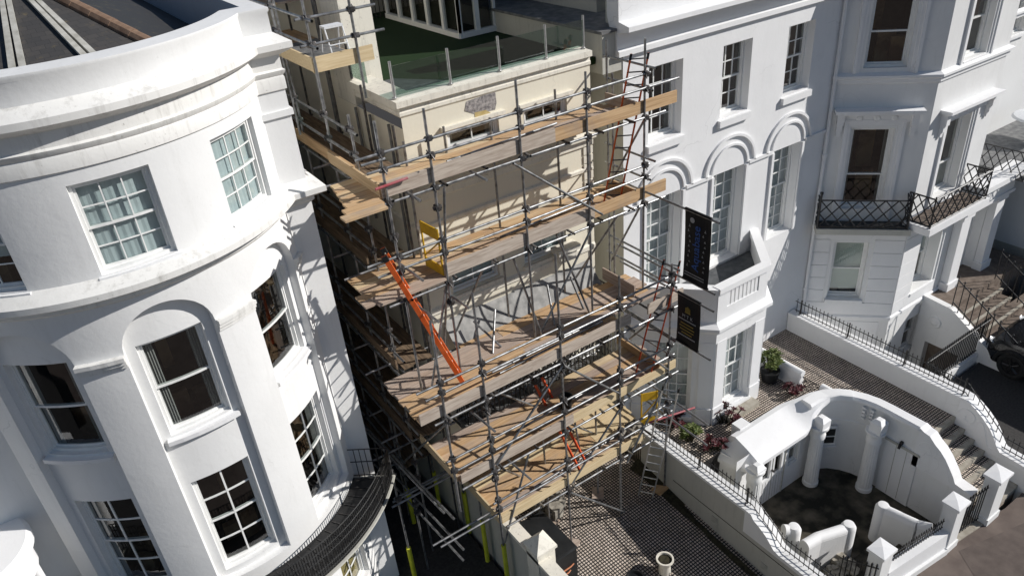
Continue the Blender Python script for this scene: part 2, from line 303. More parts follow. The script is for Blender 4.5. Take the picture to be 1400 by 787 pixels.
def sweep(mb, pts, prof, closed=False):
    """profile of (outward offset, z) along a plan path; outward is to the right of travel"""
    n = len(pts); rows = []
    for i, p in enumerate(pts):
        ns = []
        for a, b in ((i - 1, i), (i, i + 1)):
            if 0 <= a and b < n:
                dx, dy = pts[b][0] - pts[a][0], pts[b][1] - pts[a][1]; l = hypot(dx, dy); ns.append((dy / l, -dx / l))
        if len(ns) == 1: ox, oy = ns[0]
        else:
            k = 1 + ns[0][0] * ns[1][0] + ns[0][1] * ns[1][1]; ox, oy = (ns[0][0] + ns[1][0]) / k, (ns[0][1] + ns[1][1]) / k
        rows.append([(p[0] + ox * o, p[1] + oy * o, z) for o, z in prof])
    mb.grid(rows)
    mb.face(*rows[0]); mb.face(*rows[-1])
def window(house, M, su, u0, u1, zb, zt, d, cols=3, rows=(2, 2), frame=0.055, mid=None, sill=0.0, blind=None, room=None, bar_w=0.022, sillmat=None, open_up=0.0, bfold=0.004, curve=False):
    """sash window: frame part with sash, pane, sill and blind sub-parts; room collects the dark room behind"""
    f = frame / su; mid = (zb + zt) / 2 if mid is None else mid
    SU = su if curve else 1.0
    mb = MB()
    bar(mb, M, u0, u1, zt - frame, zt, d, d + 0.12, SU); bar(mb, M, u0, u1, zb, zb + frame, d, d + 0.12, SU)
    bar(mb, M, u0, u0 + f, zb + frame, zt - frame, d, d + 0.12, SU); bar(mb, M, u1 - f, u1, zb + frame, zt - frame, d, d + 0.12, SU)
    w = mb.build('window', M_FRAME, house)
    ui, uj = u0 + f, u1 - f
    for nm, za, zc, r, dd in (('upper_sash', mid - 0.02, zt - frame, rows[0], d + 0.025), ('lower_sash', zb + frame, mid + 0.02, rows[1], d + 0.065)):
        mb = MB(); st = 0.04; s_ = st / su; bw = bar_w / su
        bar(mb, M, ui, uj, zc - st, zc, dd, dd + 0.035, SU); bar(mb, M, ui, uj, za, za + st, dd, dd + 0.035, SU)
        bar(mb, M, ui, ui + s_, za + st, zc - st, dd, dd + 0.035, SU); bar(mb, M, uj - s_, uj, za + st, zc - st, dd, dd + 0.035, SU)
        for k in range(1, cols):
            u = ui + s_ + (uj - ui - 2 * s_) * k / cols; bar(mb, M, u - bw / 2, u + bw / 2, za + st, zc - st, dd + 0.003, dd + 0.03, SU)
        for k in range(1, r):
            z = za + st + (zc - za - 2 * st) * k / r; bar(mb, M, ui + s_, uj - s_, z - bar_w / 2, z + bar_w / 2, dd + 0.006, dd + 0.028, SU)
        mb.build(nm, M_FRAME, w)
    mb = MB(); n = max(1, ceil((uj - ui) * su / 0.25)) if curve else 1
    for za, zc, dd in ((mid, zt - frame, d + 0.042), (zb + frame, mid, d + 0.082)):
        mb.grid([[M(ui + (uj - ui) * k / n, z, dd) for k in range(n + 1)] for z in (za, zc)])
    mb.build('pane', M_GLASS, w)
    if sill:
        mb = MB(); e = 0.05 / su
        bar(mb, M, u0 - e, u1 + e, zb - 0.09, zb - 0.02, -sill, d + 0.02, SU); mb.build('sill', sillmat or M_WHITE2, w)
    if blind:
        mb = MB(); m2, b0, b1 = blind; nf = 10
        pts = [ui + (uj - ui) * k / (4 * nf) for k in range(4 * nf + 1)]
        mb.grid([[M(u, z, d + 0.118 + bfold * sin(k * pi / 2)) for k, u in enumerate(pts)] for z in (b0, b1)]); mb.build('blind', m2, w)
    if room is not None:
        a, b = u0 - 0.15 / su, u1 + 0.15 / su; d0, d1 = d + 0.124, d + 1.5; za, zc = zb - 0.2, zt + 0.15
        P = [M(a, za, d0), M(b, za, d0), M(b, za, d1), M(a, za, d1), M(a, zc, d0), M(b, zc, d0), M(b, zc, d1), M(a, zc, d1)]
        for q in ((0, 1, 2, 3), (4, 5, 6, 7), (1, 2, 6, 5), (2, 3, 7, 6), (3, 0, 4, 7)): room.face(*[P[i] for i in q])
        fu = room.__dict__.setdefault('furn', MB())
        for k in range(3):
            ua = u0 + (u1 - u0) * RF.uniform(0, .7); ub = ua + (u1 - u0) * RF.uniform(.2, .45); h_ = RF.uniform(.25, .95) if k < 2 else RF.uniform(1.1, 1.5); de = d + (RF.uniform(.35, .9) if k < 2 else 1.3)
            zq = za + .01 if k < 2 else min(zc - .7, za + .8); zt_ = min(zq + h_, zc - .05)
            fu.hexa([M(ua, zq, de), M(ub, zq, de), M(ub, zq, de + .15), M(ua, zq, de + .15), M(ua, zt_, de), M(ub, zt_, de), M(ub, zt_, de + .15), M(ua, zt_, de + .15)])
        if not blind and RF.random() < .55:
            mb = MB(); wd_ = (uj - ui) * RF.uniform(.1, .2)
            for s0, s1 in ((ui, ui + wd_), (uj - wd_, uj)): mb.grid([[M(s0 + (s1 - s0) * k / 12, z, d + .15 + .025 * sin(k * 2.1)) for k in range(13)] for z in (zb + .05, zt - .05)])
            mb.build('curtain', M_CURTN, w)
    return w
RF = random.Random(21)
def rooms(room, house):
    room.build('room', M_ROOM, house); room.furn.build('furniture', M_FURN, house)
def spikes(mb, pts, h, gap=0.13, r=0.009, tip=0.06, low=0.0, thick=0.012, rails=True):
    """row of railing bars with pointed tops along a polyline of base points"""
    for a, b in zip(pts[:-1], pts[1:]):
        a = Vector(a); b = Vector(b); L_ = (Vector((b.x, b.y, 0)) - Vector((a.x, a.y, 0))).length; n = max(1, int(L_ / gap))
        for k in range(n):
            p = a.lerp(b, (k + 0.5) / n)
            mb.tube(p + Vector((0, 0, low)), p + Vector((0, 0, h)), r, 5); mb.tube(p + Vector((0, 0, h)), p + Vector((0, 0, h + tip)), r * 1.8, 5, 0.002)
        if rails:
            for z in (h - 0.06, low + 0.06): mb.tube(a + Vector((0, 0, z)), b + Vector((0, 0, z)), thick, 6)
def lattice(mb, a, b, z0, z1, cell=0.28, r=0.013):
    """diamond iron lattice between two plan points"""
    a = Vector(a); b = Vector(b); L_ = (b - a).length; n = max(1, round(L_ / cell)); P = lambda t, z: Vector((a.x + (b.x - a.x) * t, a.y + (b.y - a.y) * t, z))
    zm = (z0 + z1) / 2
    for k in range(-1, n):
        for s_ in (0, 1):
            e0, e1 = max(0.0, k), min(float(n), k + 2.0); f0, f1 = (e0 - k) / 2, (e1 - k) / 2
            if s_: f0, f1 = 1 - f0, 1 - f1
            mb.tube(P(e0 / n, z0 + (z1 - z0) * f0), P(e1 / n, z0 + (z1 - z0) * f1), r, 5)
    for z in (z0, z1): mb.tube(P(0, z), P(1, z), r * 1.3, 6)
def textmesh(txt, size, M4, mat, name, parent, depth=0.002):
    cu = bpy.data.curves.new('text', 'FONT'); cu.body = txt; cu.size = size; cu.align_x = 'CENTER'; cu.align_y = 'CENTER'; cu.extrude = depth
    o = bpy.data.objects.new('text', cu); C.objects.link(o); dg = bpy.context.evaluated_depsgraph_get(); dg.update()
    me = bpy.data.meshes.new_from_object(o.evaluated_get(dg)); bpy.data.objects.remove(o)
    me.transform(M4); me.materials.clear(); me.materials.append(mat); org = M4.translation.copy()
    me.transform(Matrix.Translation(-org)); t = bpy.data.objects.new(name, me); C.objects.link(t); t.parent = parent; t.location = org - ORG[parent]; ORG[t] = org
    return t
# ================================================================ ground and paving (setting)
g = MB(); g.box(-900, 900, -900, 900, -3.2, -2.7); struct(g.build('ground', M_ASPH))
g = MB(); g.box(-12, 5.52, -6.6, 30, -2.69, 0.0); struct(g.build('alley_road', M_ASPH))
g = MB()
g.grid([[(5.9, 0.3, 0.0), (10.36, 0.3, 0.0)], [(5.9, -1.95, 0.0), (10.36, -1.95, 0.0)], [(5.9, -6.6, -0.42), (10.36, -6.6, -0.42)]])
struct(g.build('patio_paving', M_TILE, org=(0, 0, 0)))
g = MB(); g.box(5.9, 10.36, -6.6, 0.3, -2.69, -0.45); struct(g.build('patio_base', M_SOIL))
g = MB(); R_ = []
for k in range(12):
    y = -0.9 - 5.7 * k / 11; z = 0.22 - 0.085 * k if k else 0.22
    R_.append([(10.08 + 0.03 * sin(k * 1.7), y, min(0.0, -0.09 * (-y - 1.95)) + 0.004), (10.2, y, z * 0.5 + 0.01 * sin(k)), (10.37, y, z)])
g.grid(R_); struct(g.build('soil_strip', M_SOIL))
PLOT = HILL
g = MB(); g.box(9.5, 14.55, -7.2, -3.6, -0.74, 0.0); struct(g.build('courtyard_floor', M_COURT))
g = MB(); g.prism([(-60, -60), (90, -60), (90, -7.72), (15.2, -7.74), (14.4, -7.62), (10.8, -7.3), (10.3, -7.2), (-60, -7.2)], -0.74, 0.82); struct(g.build('pavement', M_PAVE))
g = MB(); g.prism([(16.3, -7.72), (60, -7.72), (60, -4.62), (16.3, -4.62)], -0.74, 0.85); struct(g.build('driveway', M_ASPH))
g = MB(); g.box(9.54, 14.06, -3.25, -0.9, -0.74, 1.9); struct(g.build('terrace_paving', M_TILE, org=(0, 0, 0)))
g = MB(); g.prism([(14.06, -1.0), (15.98, -1.0), (15.98, -5.95), (14.62, -5.95), (14.62, -4.7), (14.3, -4.0), (14.06, -3.6)], -0.74, 1.897); struct(g.build('garden_path', M_TILE, org=(0, 0, 0)))
# path steps down to the pavement
st = thing('path_steps', (15.25, -6.6, 0.82), 'flight of chequered tile steps at the street end of the white walled path', 'steps')
for k in range(6):
    z = 1.73 - 0.15 * k; y = -5.95 - 0.265 * k; y1 = y - 0.265 if k < 5 else -7.6
    m = MB(); m.box(14.62, 15.98, y1, y, -0.5, z - 0.03); m.build('tread', M_TILE, st, org=(0, 0, 0)) if k < 0 else m.build('tread', M_TILE, st)
    m = MB(); m.box(14.62, 15.98, y1 - 0.012, y1 + 0.09 if k < 5 else y1 + 0.2, z - 0.15, z - 0.026); m.build('nosing', M_STONE, st)
m = MB(); m.box(14.62, 15.98, -5.955, -5.87, 1.76, 1.9); m.build('nosing', M_STONE, st)

g = MB(); g.grid([[(12.0, -9.6, .824), (13.3, -7.75, .824)], [(14.2, -10.6, .824), (15.9, -8.4, .824)], [(22, -12, .824), (22, -8.4, .824)]]); struct(g.build('pavement_patch', M_ASPH2))
PLOT = FLAT
# ================================================================ bow fronted house on the left
CX, CY, RB = 0.72, 4.2, 3.6
B = drum(CX, CY, RB); dg = radians
PLOT = (0.84, Vector((0, -1.928, 2.368)))     # this house is drawn at full storey height and stands on a higher plot
bow = thing('bow_front_house', (CX, CY, -2.8), 'tall white bow fronted house with slate roof on the left of the alley', 'house')
TH = 56.3
def recess(c, hw):
    c0, h = dg(c), dg(hw); rr = h * RB
    return op(c0 - h, c0 + h, 1.75, lambda u: 7.68 + 0.95 * sqrt(max(0.0, rr * rr - ((u - c0) * RB) ** 2)), 0.17)
RECS = [(-36, 12.4), (1.5, 12.6), (39.2, 12.0)]; TOPW = [(-36, 9.8), (1.0, 9.6), (38.6, 9.8)]
ops = [recess(*r) for r in RECS] + [op(dg(c - h), dg(c + h), 9.21, 10.76, 0.2) for c, h in TOPW]
ops += [op(dg(c - 8.5), dg(c + 8.5), -1.5, 0.9, 0.2) for c in (39.2, 1.5, -36)]
m = MB(); facade(m, B, dg(-TH), dg(TH), -2.95, 11.9, ops, dg(2.5))
xl, xr = CX - RB * sin(dg(TH)), CX + RB * sin(dg(TH)); yl = CY - RB * cos(dg(TH))
for a, b in (((xr, yl), (4.25, yl)), ((4.25, yl), (4.25, 16)), ((4.25, 16), (-2.26, 16)), ((xl, 16), (xl, yl))):
    m.face((*a, -2.95), (*b, -2.95), (*b, 11.9), (*a, 11.9))
m.build('wall', M_WHITE, bow, smooth=True)
room = MB()
for i, (c, h) in enumerate(RECS):
    B2 = drum(CX, CY, RB - 0.17); m = MB(); w0, w1 = dg(c - 9.7), dg(c + 9.5)
    facade(m, B2, dg(c - h - .3), dg(c + h + .3), 1.7, 8.6, [op(w0, w1, 5.66, 7.7, 0.2), op(w0, w1, 1.9, 4.45, 0.2)], dg(2.5)); m.build('arched_recess', M_WHITE, bow, smooth=True)
    window(bow, B2, RB, w0, w1, 5.66, 7.7, 0.1, 1, (1, 1), room=room, curve=True)
    window(bow, B2, RB, w0, w1, 1.9, 4.45, 0.12, 2, (2, 2), room=room, curve=True, bar_w=0.04)
    m = MB(); bar(m, B2, dg(c - h + 1.5), dg(c + h - 1.5), 5.52, 5.61, -0.12, 0.1, RB); m.build('sill', M_WHITE2, bow)
for c, h in TOPW:
    window(bow, B, RB, dg(c - h), dg(c + h), 9.21, 10.76, 0.09, 3, (2, 2), room=room, curve=True, blind=(M_BLIND, 9.25 if c > -20 else 9.75, 10.72), sill=0.06)
for c in (39.2, 1.5, -36): window(bow, B, RB, dg(c - 8.5), dg(c + 8.5), -1.5, 0.9, 0.14, 2, (2, 2), room=room, curve=True, bar_w=0.04, blind=(M_OCHRE, -1.4, .1))
rooms(room, bow)
arc = [(B(dg(-TH + 2 * TH * k / 48), 0, 0).x, B(dg(-TH + 2 * TH * k / 48), 0, 0).y) for k in range(49)]
plan = [(xl, 16)] + arc + [(4.25, yl), (4.25, 16)]
m = MB(); sweep(m, plan, [(0.0, 10.98), (0.035, 11.0), (0.035, 11.22), (0.02, 11.25), (0.05, 11.29), (0.07, 11.35), (0.03, 11.38), (0.03, 11.62), (0.18, 11.70), (0.25, 11.75), (0.25, 11.86), (0.0, 12.03), (0.0, 12.40)]); m.build('cornice', M_LEDGE, bow, smooth=True)
m = MB(); sweep(m, plan, [(0.004, 11.99), (0.004, 12.36), (0.03, 12.40), (0.03, 12.45), (-0.36, 12.48), (-0.36, 11.4)]); m.build('parapet', M_WHITE, bow, smooth=True)
m = MB(); sweep(m, plan, [(0.0, 8.68), (0.06, 8.74), (0.06, 8.80), (0.17, 8.86), (0.26, 8.90), (0.28, 8.92), (0.28, 9.03), (0.0, 9.19)]); m.build('string_course', M_LEDGE, bow, smooth=True)
for c0, c1 in ((-TH, -36 - 12.4), (-36 + 12.4, 1.5 - 12.6), (1.5 + 12.6, 39.2 - 12.0), (39.2 + 12.0, TH)):
    m = MB()
    for z0, z1, p in ((7.46, 7.54, .035), (7.54, 7.62, .075), (7.62, 7.70, .11)): bar(m, B, dg(c0 + .1), dg(c1 - .1), z0, z1, -p, 0.05, RB)
    m.build('pilaster_capital', M_LEDGE, bow)
for z0, z1, p in ((11.1, 11.22, .05),): 
    m = MB(); m.box(3.62, 4.25 + p, yl - p, yl + .2, 10.5, 10.62); m.build('corner_block', M_WHITE, bow)
# roof inside the parapet: slate fan between lead hips
ap = Vector((0.6, 4.7, 13.45)); rp = lambda t, z=12.10: Vector((CX + 3.24 * sin(dg(t)), CY - 3.24 * cos(dg(t)), z))
hips = [-75, -32, -10.4, 10.3, 30.5]
for a, b in zip(hips[:-1], hips[1:]):
    m = MB(); n = 8; me_rows = [[ap.lerp(rp(a + (b - a) * k / n), t / 6.0) for k in range(n + 1)] for t in range(7)]
    m.grid(me_rows); o = m.build('roof_slope', M_SLATE, bow)
    uv = o.data.uv_layers.new(name='UVMap'); mid = rp((a + b) / 2); ax = (mid - ap).normalized(); sx = Vector((ax.y, -ax.x, 0)).normalized()
    for lp in o.data.loops:
        v = (o.data.vertices[lp.vertex_index].co + ORG[o] - PLOT[1]) / PLOT[0] - ap; uv.data[lp.index].uv = (v.dot(sx), v.dot(ax))
for t, mt in ((-32, M_LEADP), (-10.4, M_LEADP), (10.3, M_LEADP)):
    m = MB(); p, q = ap + Vector((0, 0, .02)), rp(t) + Vector((0, 0, .02)); dx = Vector((cos(dg(t)), sin(dg(t)), 0))
    for s in (-1, 1):
        m.hexa([p + dx * (.035 * s - .03), p + dx * (.035 * s + .03), q + dx * (.075 * s + .05), q + dx * (.075 * s - .05), p + dx * (.035 * s - .03) + Vector((0, 0, .05)), p + dx * (.035 * s + .03) + Vector((0, 0, .05)), q + dx * (.075 * s + .05) + Vector((0, 0, .05)), q + dx * (.075 * s - .05) + Vector((0, 0, .05))])
    m.build('lead_hip', mt, bow)
q = rp(30.5); nT = 9
for k in range(nT):
    a_, b_ = ap.lerp(q, k / nT), ap.lerp(q, (k + 1.04) / nT); m = MB(); m.tube(a_, b_, 0.115, 10, 0.125); m.build('ridge_tile', M_CLAY, bow)
m = MB(); m.face(ap, rp(30.5), (3.6, 2.6, 11.55), (3.95, 5, 11.55), (3.95, 15.6, 11.55), (0.6, 15.6, 13.4)); m.build('roof_slope', M_SLATE, bow)
m = MB(); m.box(-1.9, 3.9, 2.4, 15.6, 11.4, 11.5); m.build('roof_gutter', M_MEMB, bow)
m = MB(); m.face(ap, rp(-75), (-1.9, 15.6, 12.0), (0.6, 15.6, 13.4)); m.build('roof_slope', M_SLATE, bow)
# iron balcony round the bow
m = MB(); m.grid([[B(dg(-TH + 1 + (2 * TH - 2) * k / 40), z, -d) for k in range(41)] for d, z in ((0, 1.28), (1.0, 1.31), (1.04, 1.32), (1.04, 1.37), (0, 1.4))]); m.build('balcony_slab', M_STAINSHADE, bow, smooth=True)
m = MB(); m.grid([[B(dg(-TH + 2 + (2 * TH - 4) * k / 40), 1.404, -d) for k in range(41)] for d in (0.0, 1.0)]); m.build('balcony_floor', M_IRON, bow)
m = MB(); RR = RB + 0.98; tt = [-TH + 1.5 + (2 * TH - 3) * k / 24 for k in range(25)]; pp = [Vector((CX + RR * sin(dg(t)), CY - RR * cos(dg(t)), 1.4)) for t in tt]
for a, b in zip(pp[:-1], pp[1:]):
    n = 6
    for k in range(n):
        p = a.lerp(b, k / n); m.tube(p, p + Vector((0, 0, .88)), .011, 5)
        if k % 2 == 0:
            p2 = a.lerp(b, (k + 1) / n); m.tube(p + Vector((0, 0, .2)), p2 + Vector((0, 0, .5)), .009, 4); m.tube(p2 + Vector((0, 0, .2)), p + Vector((0, 0, .5)), .009, 4)
    for z in (0.06, 0.2, .5, .7, .9): m.tube(a + Vector((0, 0, z)), b + Vector((0, 0, z)), .014, 5)
for e in (pp[0], pp[-1]):
    w_ = Vector((CX + (RB + .02) * (e.x - CX) / RR, CY + (RB + .02) * (e.y - CY) / RR, 1.4))
    for z in (0.06, .5, .9): m.tube(e + Vector((0, 0, z)), w_ + Vector((0, 0, z)), .014, 5)
    for k in range(7): p = e.lerp(w_, k / 7); m.tube(p, p + Vector((0, 0, .9)), .011, 5)
m.build('balcony_railing', M_IRON, bow)
m = MB()
for k in range(26):
    t = dg(-TH + 3 + (2 * TH - 6) * k / 25); m.tube(B(t, 1.416, -0.06), B(t, 1.416, -0.95), 0.012, 4)
m.build('balcony_grille', M_STEELD, bow)

# ================================================================ neighbour at the bottom left
nb = thing('curved_white_house', (-6.6, 5.0, -2.8), 'white house with rounded entrance drum at the far left edge', 'house')
N1 = drum(-6.6, 5.2, 3.4); m = MB(); facade(m, N1, dg(-90), dg(90), -2.9, 11.5, [op(dg(10), dg(34), 5.9, 7.7, .2), op(dg(8), dg(36), 1.4, 3.3, .3)], dg(4))
m.face((-3.2, 5.2, -2.9), (-3.2, 16, -2.9), (-3.2, 16, 11.5), (-3.2, 5.2, 11.5)); m.face((-10, 5.2, -2.9), (-10, 16, -2.9), (-10, 16, 11.5), (-10, 5.2, 11.5)); m.face((-6.5, 2.62, -2.9), (-2.27, 2.62, -2.9), (-2.27, 2.62, 11.5), (-6.5, 2.62, 11.5)); m.build('wall', M_WHITE, nb, smooth=True)
room = MB(); window(nb, N1, 3.4, dg(10), dg(34), 5.9, 7.7, .14, 1, (1, 1), room=room, curve=True); window(nb, N1, 3.4, dg(8), dg(36), 1.4, 3.3, .24, 2, (1, 1), room=room, curve=True); rooms(room, nb)
m = MB(); m.lathe(-3.75, 2.15, [(0.0, 4.05), (1.05, 4.02), (1.12, 3.95), (1.12, 3.80), (1.0, 3.72), (1.0, 3.25), (0.9, 3.2), (0.0, 3.2)], 40); m.build('entrance_drum', M_WHITE2, nb, smooth=True)
for a_ in (-150, -100, -50, 0):
    m = MB(); m.lathe(-3.75 + .85 * cos(radians(a_)), 2.15 + .85 * sin(radians(a_)), [(.12, -2.9), (.1, 3.2)], 14); m.build('column', M_WHITE2, nb, smooth=True)
m = MB(); m.lathe(-6.6, 5.2, [(3.4, 4.6), (3.6, 4.66), (3.6, 4.85), (3.4, 4.95)], 60); m.build('string_course', M_LEDGE, nb, smooth=True)
m = MB(); m.lathe(-6.6, 5.2, [(0, 11.5), (3.4, 11.5), (3.7, 11.6), (3.7, 11.8), (3.4, 11.9), (3.4, 12.4), (3.1, 12.4), (3.1, 11.7), (0, 11.9)], 60); m.build('cornice', M_LEDGE, nb, smooth=True)

PLOT = (1.0, Vector((0, 0, 0)))
# ================================================================ cream house behind the scaffold
PLOT = (1.02, Vector((0, .241, -.296)))     # the cream house stands a little behind its neighbours
cr = thing('cream_house', (7.6, 4.0, 0), 'cream rendered house wrapped in scaffold with a turfed roof terrace', 'house')
F = flat(0, 0, 1, 0); room = MB()
cops = [op(6.36, 7.52, 9.5, 10.12, .12), op(8.1, 9.18, 9.5, 10.12, .12), op(6.05, 7.2, 6.72, 7.72, .16), op(7.85, 9.0, 6.72, 7.72, .16), op(6.1, 7.15, 3.9, 5.45, .16), op(7.85, 8.95, 3.9, 5.45, .16), op(6.3, 7.4, 0.1, 1.75, .2), op(7.9, 9.0, 0.1, 1.75, .2)]
m = MB(); facade(m, F, 5.5, 9.8, -.6, 10.75, cops, 2)
m.face((5.5, 0, -.6), (5.5, 16, -.6), (5.5, 16, 10.4), (5.5, 0, 10.4))
m.build('wall', M_CREAM, cr)
for o in cops[:2]:
    window(cr, F, 1, o['u0'], o['u1'], o['zb'], o['zt'], .05, 2, (1, 1), room=room)
    m = MB(); m.box(o['u0'] - .12, o['u1'] + .12, -.09, .0, o['zt'] + .05, o['zt'] + .12); m.build('drip_mould', M_CREAMT, cr)
for o in cops[2:]: window(cr, F, 1, o['u0'], o['u1'], o['zb'], o['zt'], .06, 2, (1, 1), room=room, sill=.08, sillmat=M_CREAMT, blind=(M_BLIND, o['zb'] + .1, o['zt'] - .1) if o['zb'] > 6 else None)
rooms(room, cr)
pth = [(5.5, 1.9), (5.5, 0), (9.8, 0)]
m = MB(); sweep(m, pth, [(0, 10.60), (.03, 10.64), (.03, 10.70), (.01, 10.72), (.01, 10.78), (.09, 10.81), (.09, 10.92), (-.36, 10.94), (-.36, 10.6)]); m.build('parapet_coping', M_CREAMT, cr)
m = MB(); sweep(m, [(5.5, 3), (5.5, 0), (9.8, 0)], [(0, 8.92), (.05, 8.96), (.05, 9.08), (.16, 9.14), (.16, 9.22), (0, 9.28)]); m.build('string_course', M_CREAMT, cr)
m = MB(); sweep(m, [(5.5, 3), (5.5, 0), (9.8, 0)], [(0, 8.35), (.04, 8.38), (.04, 8.44), (0, 8.47)]); sweep(m, [(5.5, 3), (5.5, 0), (9.8, 0)], [(0, 6.42), (.04, 6.45), (.04, 6.55), (0, 6.6)]); m.build('moulding', M_CREAMT, cr)
m = MB()
for k in range(6): z = 8.0 + .19 * k; m.box(9.55, 9.8 + .0, -.03, 0.0, z, z + .16)
m.build('quoin', M_CREAMT, cr)
m = MB(); m.grid([[(6.85, -.004, 10.58), (7.5, -.004, 10.62)], [(6.8, -.012, 10.42), (7.5, -.012, 10.4)], [(7.0, -.004, 10.30), (7.46, -.004, 10.27)]]); m.build('bare_patch', M_BARE, cr)
m = MB(); m.grid([[(7.0, -.006, 10.36), (7.2, -.006, 10.36)], [(7.0, -.008, 10.2), (7.38, -.008, 10.22)], [(7.1, -.004, 10.14), (7.3, -.004, 10.13)]]); m.build('render_scar', M_OCHRE, cr)
m = MB(); m.box(8.55, 9.15, -.32, -.01, 6.78, 6.9); m.box(8.6, 9.1, -.26, -.01, 6.55, 6.78); m.build('window_hood', M_CREAMT, cr)
# lead canopy and iron balcony front below the first floor windows
m = MB(); rows = []
for k in range(7):
    t = k / 6; rows.append([(5.72 + (9.62 - 5.72) * j / 24, -.02 - .62 * t, 6.2 - .62 * t ** .8 + .006 * (j % 3)) for j in range(25)])
m.grid(rows); m.build('lead_canopy', M_LEADC, cr, smooth=True)
m = MB(); P_ = [Vector((5.7, -.02, 3.72)), Vector((5.7, -.72, 3.72)), Vector((9.6, -.72, 3.72)), Vector((9.6, -.02, 3.72))]
spikes(m, P_, .95, .11, .014, .04)
for a, b in zip(P_[:-1], P_[1:]): lattice(m, a, b, 4.3, 4.6, .16, .013)
m.build('balcony_railing', M_IRON, cr)
m = MB(); m.box(5.7, 9.6, -.74, -.003, 3.5, 3.62); m.build('balcony_slab', M_LEAD, cr)
# downpipes on the alley wall
for y, z0 in ((.45, 3), (1.25, 2), (1.9, 8), (3.1, 2)):
    m = MB(); m.tube((5.44, y, z0), (5.44, y, 10.4 if y < 2 else 13), .03, 8); m.build('downpipe', M_LEAD, cr)
# roof terrace
m = MB(); m.box(5.8, 10.2, .3, 9, 10.5, 10.645); m.build('terrace_turf', M_TURF, cr)
m = MB(); m.prism([(5.8, .3), (7.9, .3), (6.5, 2.3), (6.2, 2.3), (5.8, 1.9)], 10.646, 10.656); m.build('terrace_deck', M_DECKG, cr)
m = MB(); m.box(5.504, 6.15, 1.98, 2.9, 10.4, 13.6); m.build('pier', M_CREAMT, cr)
m = MB(); m.box(5.5, 5.9, 2.904, 16, 10.4, 13.4); m.build('side_wall', M_CREAM, cr)
m = MB(); m.box(5.9, 10.2, 9, 9.2, 10.4, 14); m.build('rear_wall', M_STAINSHADE, cr)
m = MB(); spikes(m, [Vector((6.15, 8.2, 10.65)), Vector((9.3, 8.2, 10.65))], 1.3, .12, .014, .02); m.build('terrace_railing', M_IRON, cr)
# garden room with folding doors on the terrace
pr = MB(); pr.box(9.18, 10.2, 4.04, 8.4, 12.9, 13.15); pr.build('garden_room_roof', M_STAINSHADE, cr)
L1 = flat(9.2, 8.0, 0, -1); L2 = flat(9.2, 4.06, 1, 0)
for M_, u0, u1, cols_, nm in ((L1, 0.0, 3.94, 5, 'folding_door'), (L2, 0.0, 1.05, 2, 'glazed_door')):
    m = MB(); bar(m, M_, u0, u1, 12.75, 12.9, 0, .1); bar(m, M_, u0, u1, 10.66, 10.78, -.03, .12)
    for k in range(cols_ + 1): u = u0 + (u1 - u0) * k / cols_; bar(m, M_, max(u0, u - .06), min(u1, u + .06), 10.78, 12.75, 0, .09)
    f_ = m.build(nm, M_FRAME, cr); m = MB(); m.grid([[M_(u0, z, .05), M_(u1, z, .05)] for z in (10.78, 12.75)]); m.build('pane', M_GLASS, f_)
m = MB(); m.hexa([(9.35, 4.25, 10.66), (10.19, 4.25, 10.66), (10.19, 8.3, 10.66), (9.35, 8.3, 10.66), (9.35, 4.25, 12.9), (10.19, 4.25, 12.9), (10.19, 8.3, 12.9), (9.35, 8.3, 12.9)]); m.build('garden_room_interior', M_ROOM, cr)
bal = thing('glass_balustrade', (7.6, .1, 10.94), 'clear glass balustrade with steel posts along the edge of the turf terrace', 'balustrade')
PX = [(5.5, .12), (6.62, .08), (7.7, .08), (8.8, .1), (9.75, .12)]
for x, y in PX:
    m = MB(); m.tube((x, y, 10.94), (x, y, 11.58), .026, 10); m.tube((x, y, 10.94), (x, y, 10.955), .05, 10); m.build('post', M_ALU, bal)
m = MB(); m.tube((5.5, 1.95, 10.94), (5.5, 1.95, 11.6), .026, 10); m.build('post', M_STEELD, bal)
for a, b in zip(PX[:-1], PX[1:]):
    m = MB(); m.box(a[0] + .03, b[0] - .03, .09, .102, 10.99, 11.5); m.build('glass_panel', M_BAL, bal)
m = MB(); m.box(5.494, 5.506, 1.22, 1.92, 10.99, 11.52); m.build('glass_panel', M_BAL, bal)

m = MB(); m.box(10.22, 11.6, .1, 16, 10.3, 11.12); m.build('party_wall', M_STAINSHADE, cr)
m = MB(); m.box(10.17, 11.6, .05, 5, 11.122, 11.18); m.build('lead_ledge', M_LEAD, cr)
m = MB(); m.box(9.81, 11.2, 1.2, 1.5, -.6, 10.3); m.build('recess_wall', M_STAINSHADE, cr)  # cream wall in reality; grey colour stands in for the recess shade
m = MB(); m.box(9.795, 9.81, .02, 1.2, -.6, 10.6); m.build('recess_side', M_CREAM, cr)
PLOT = HILL
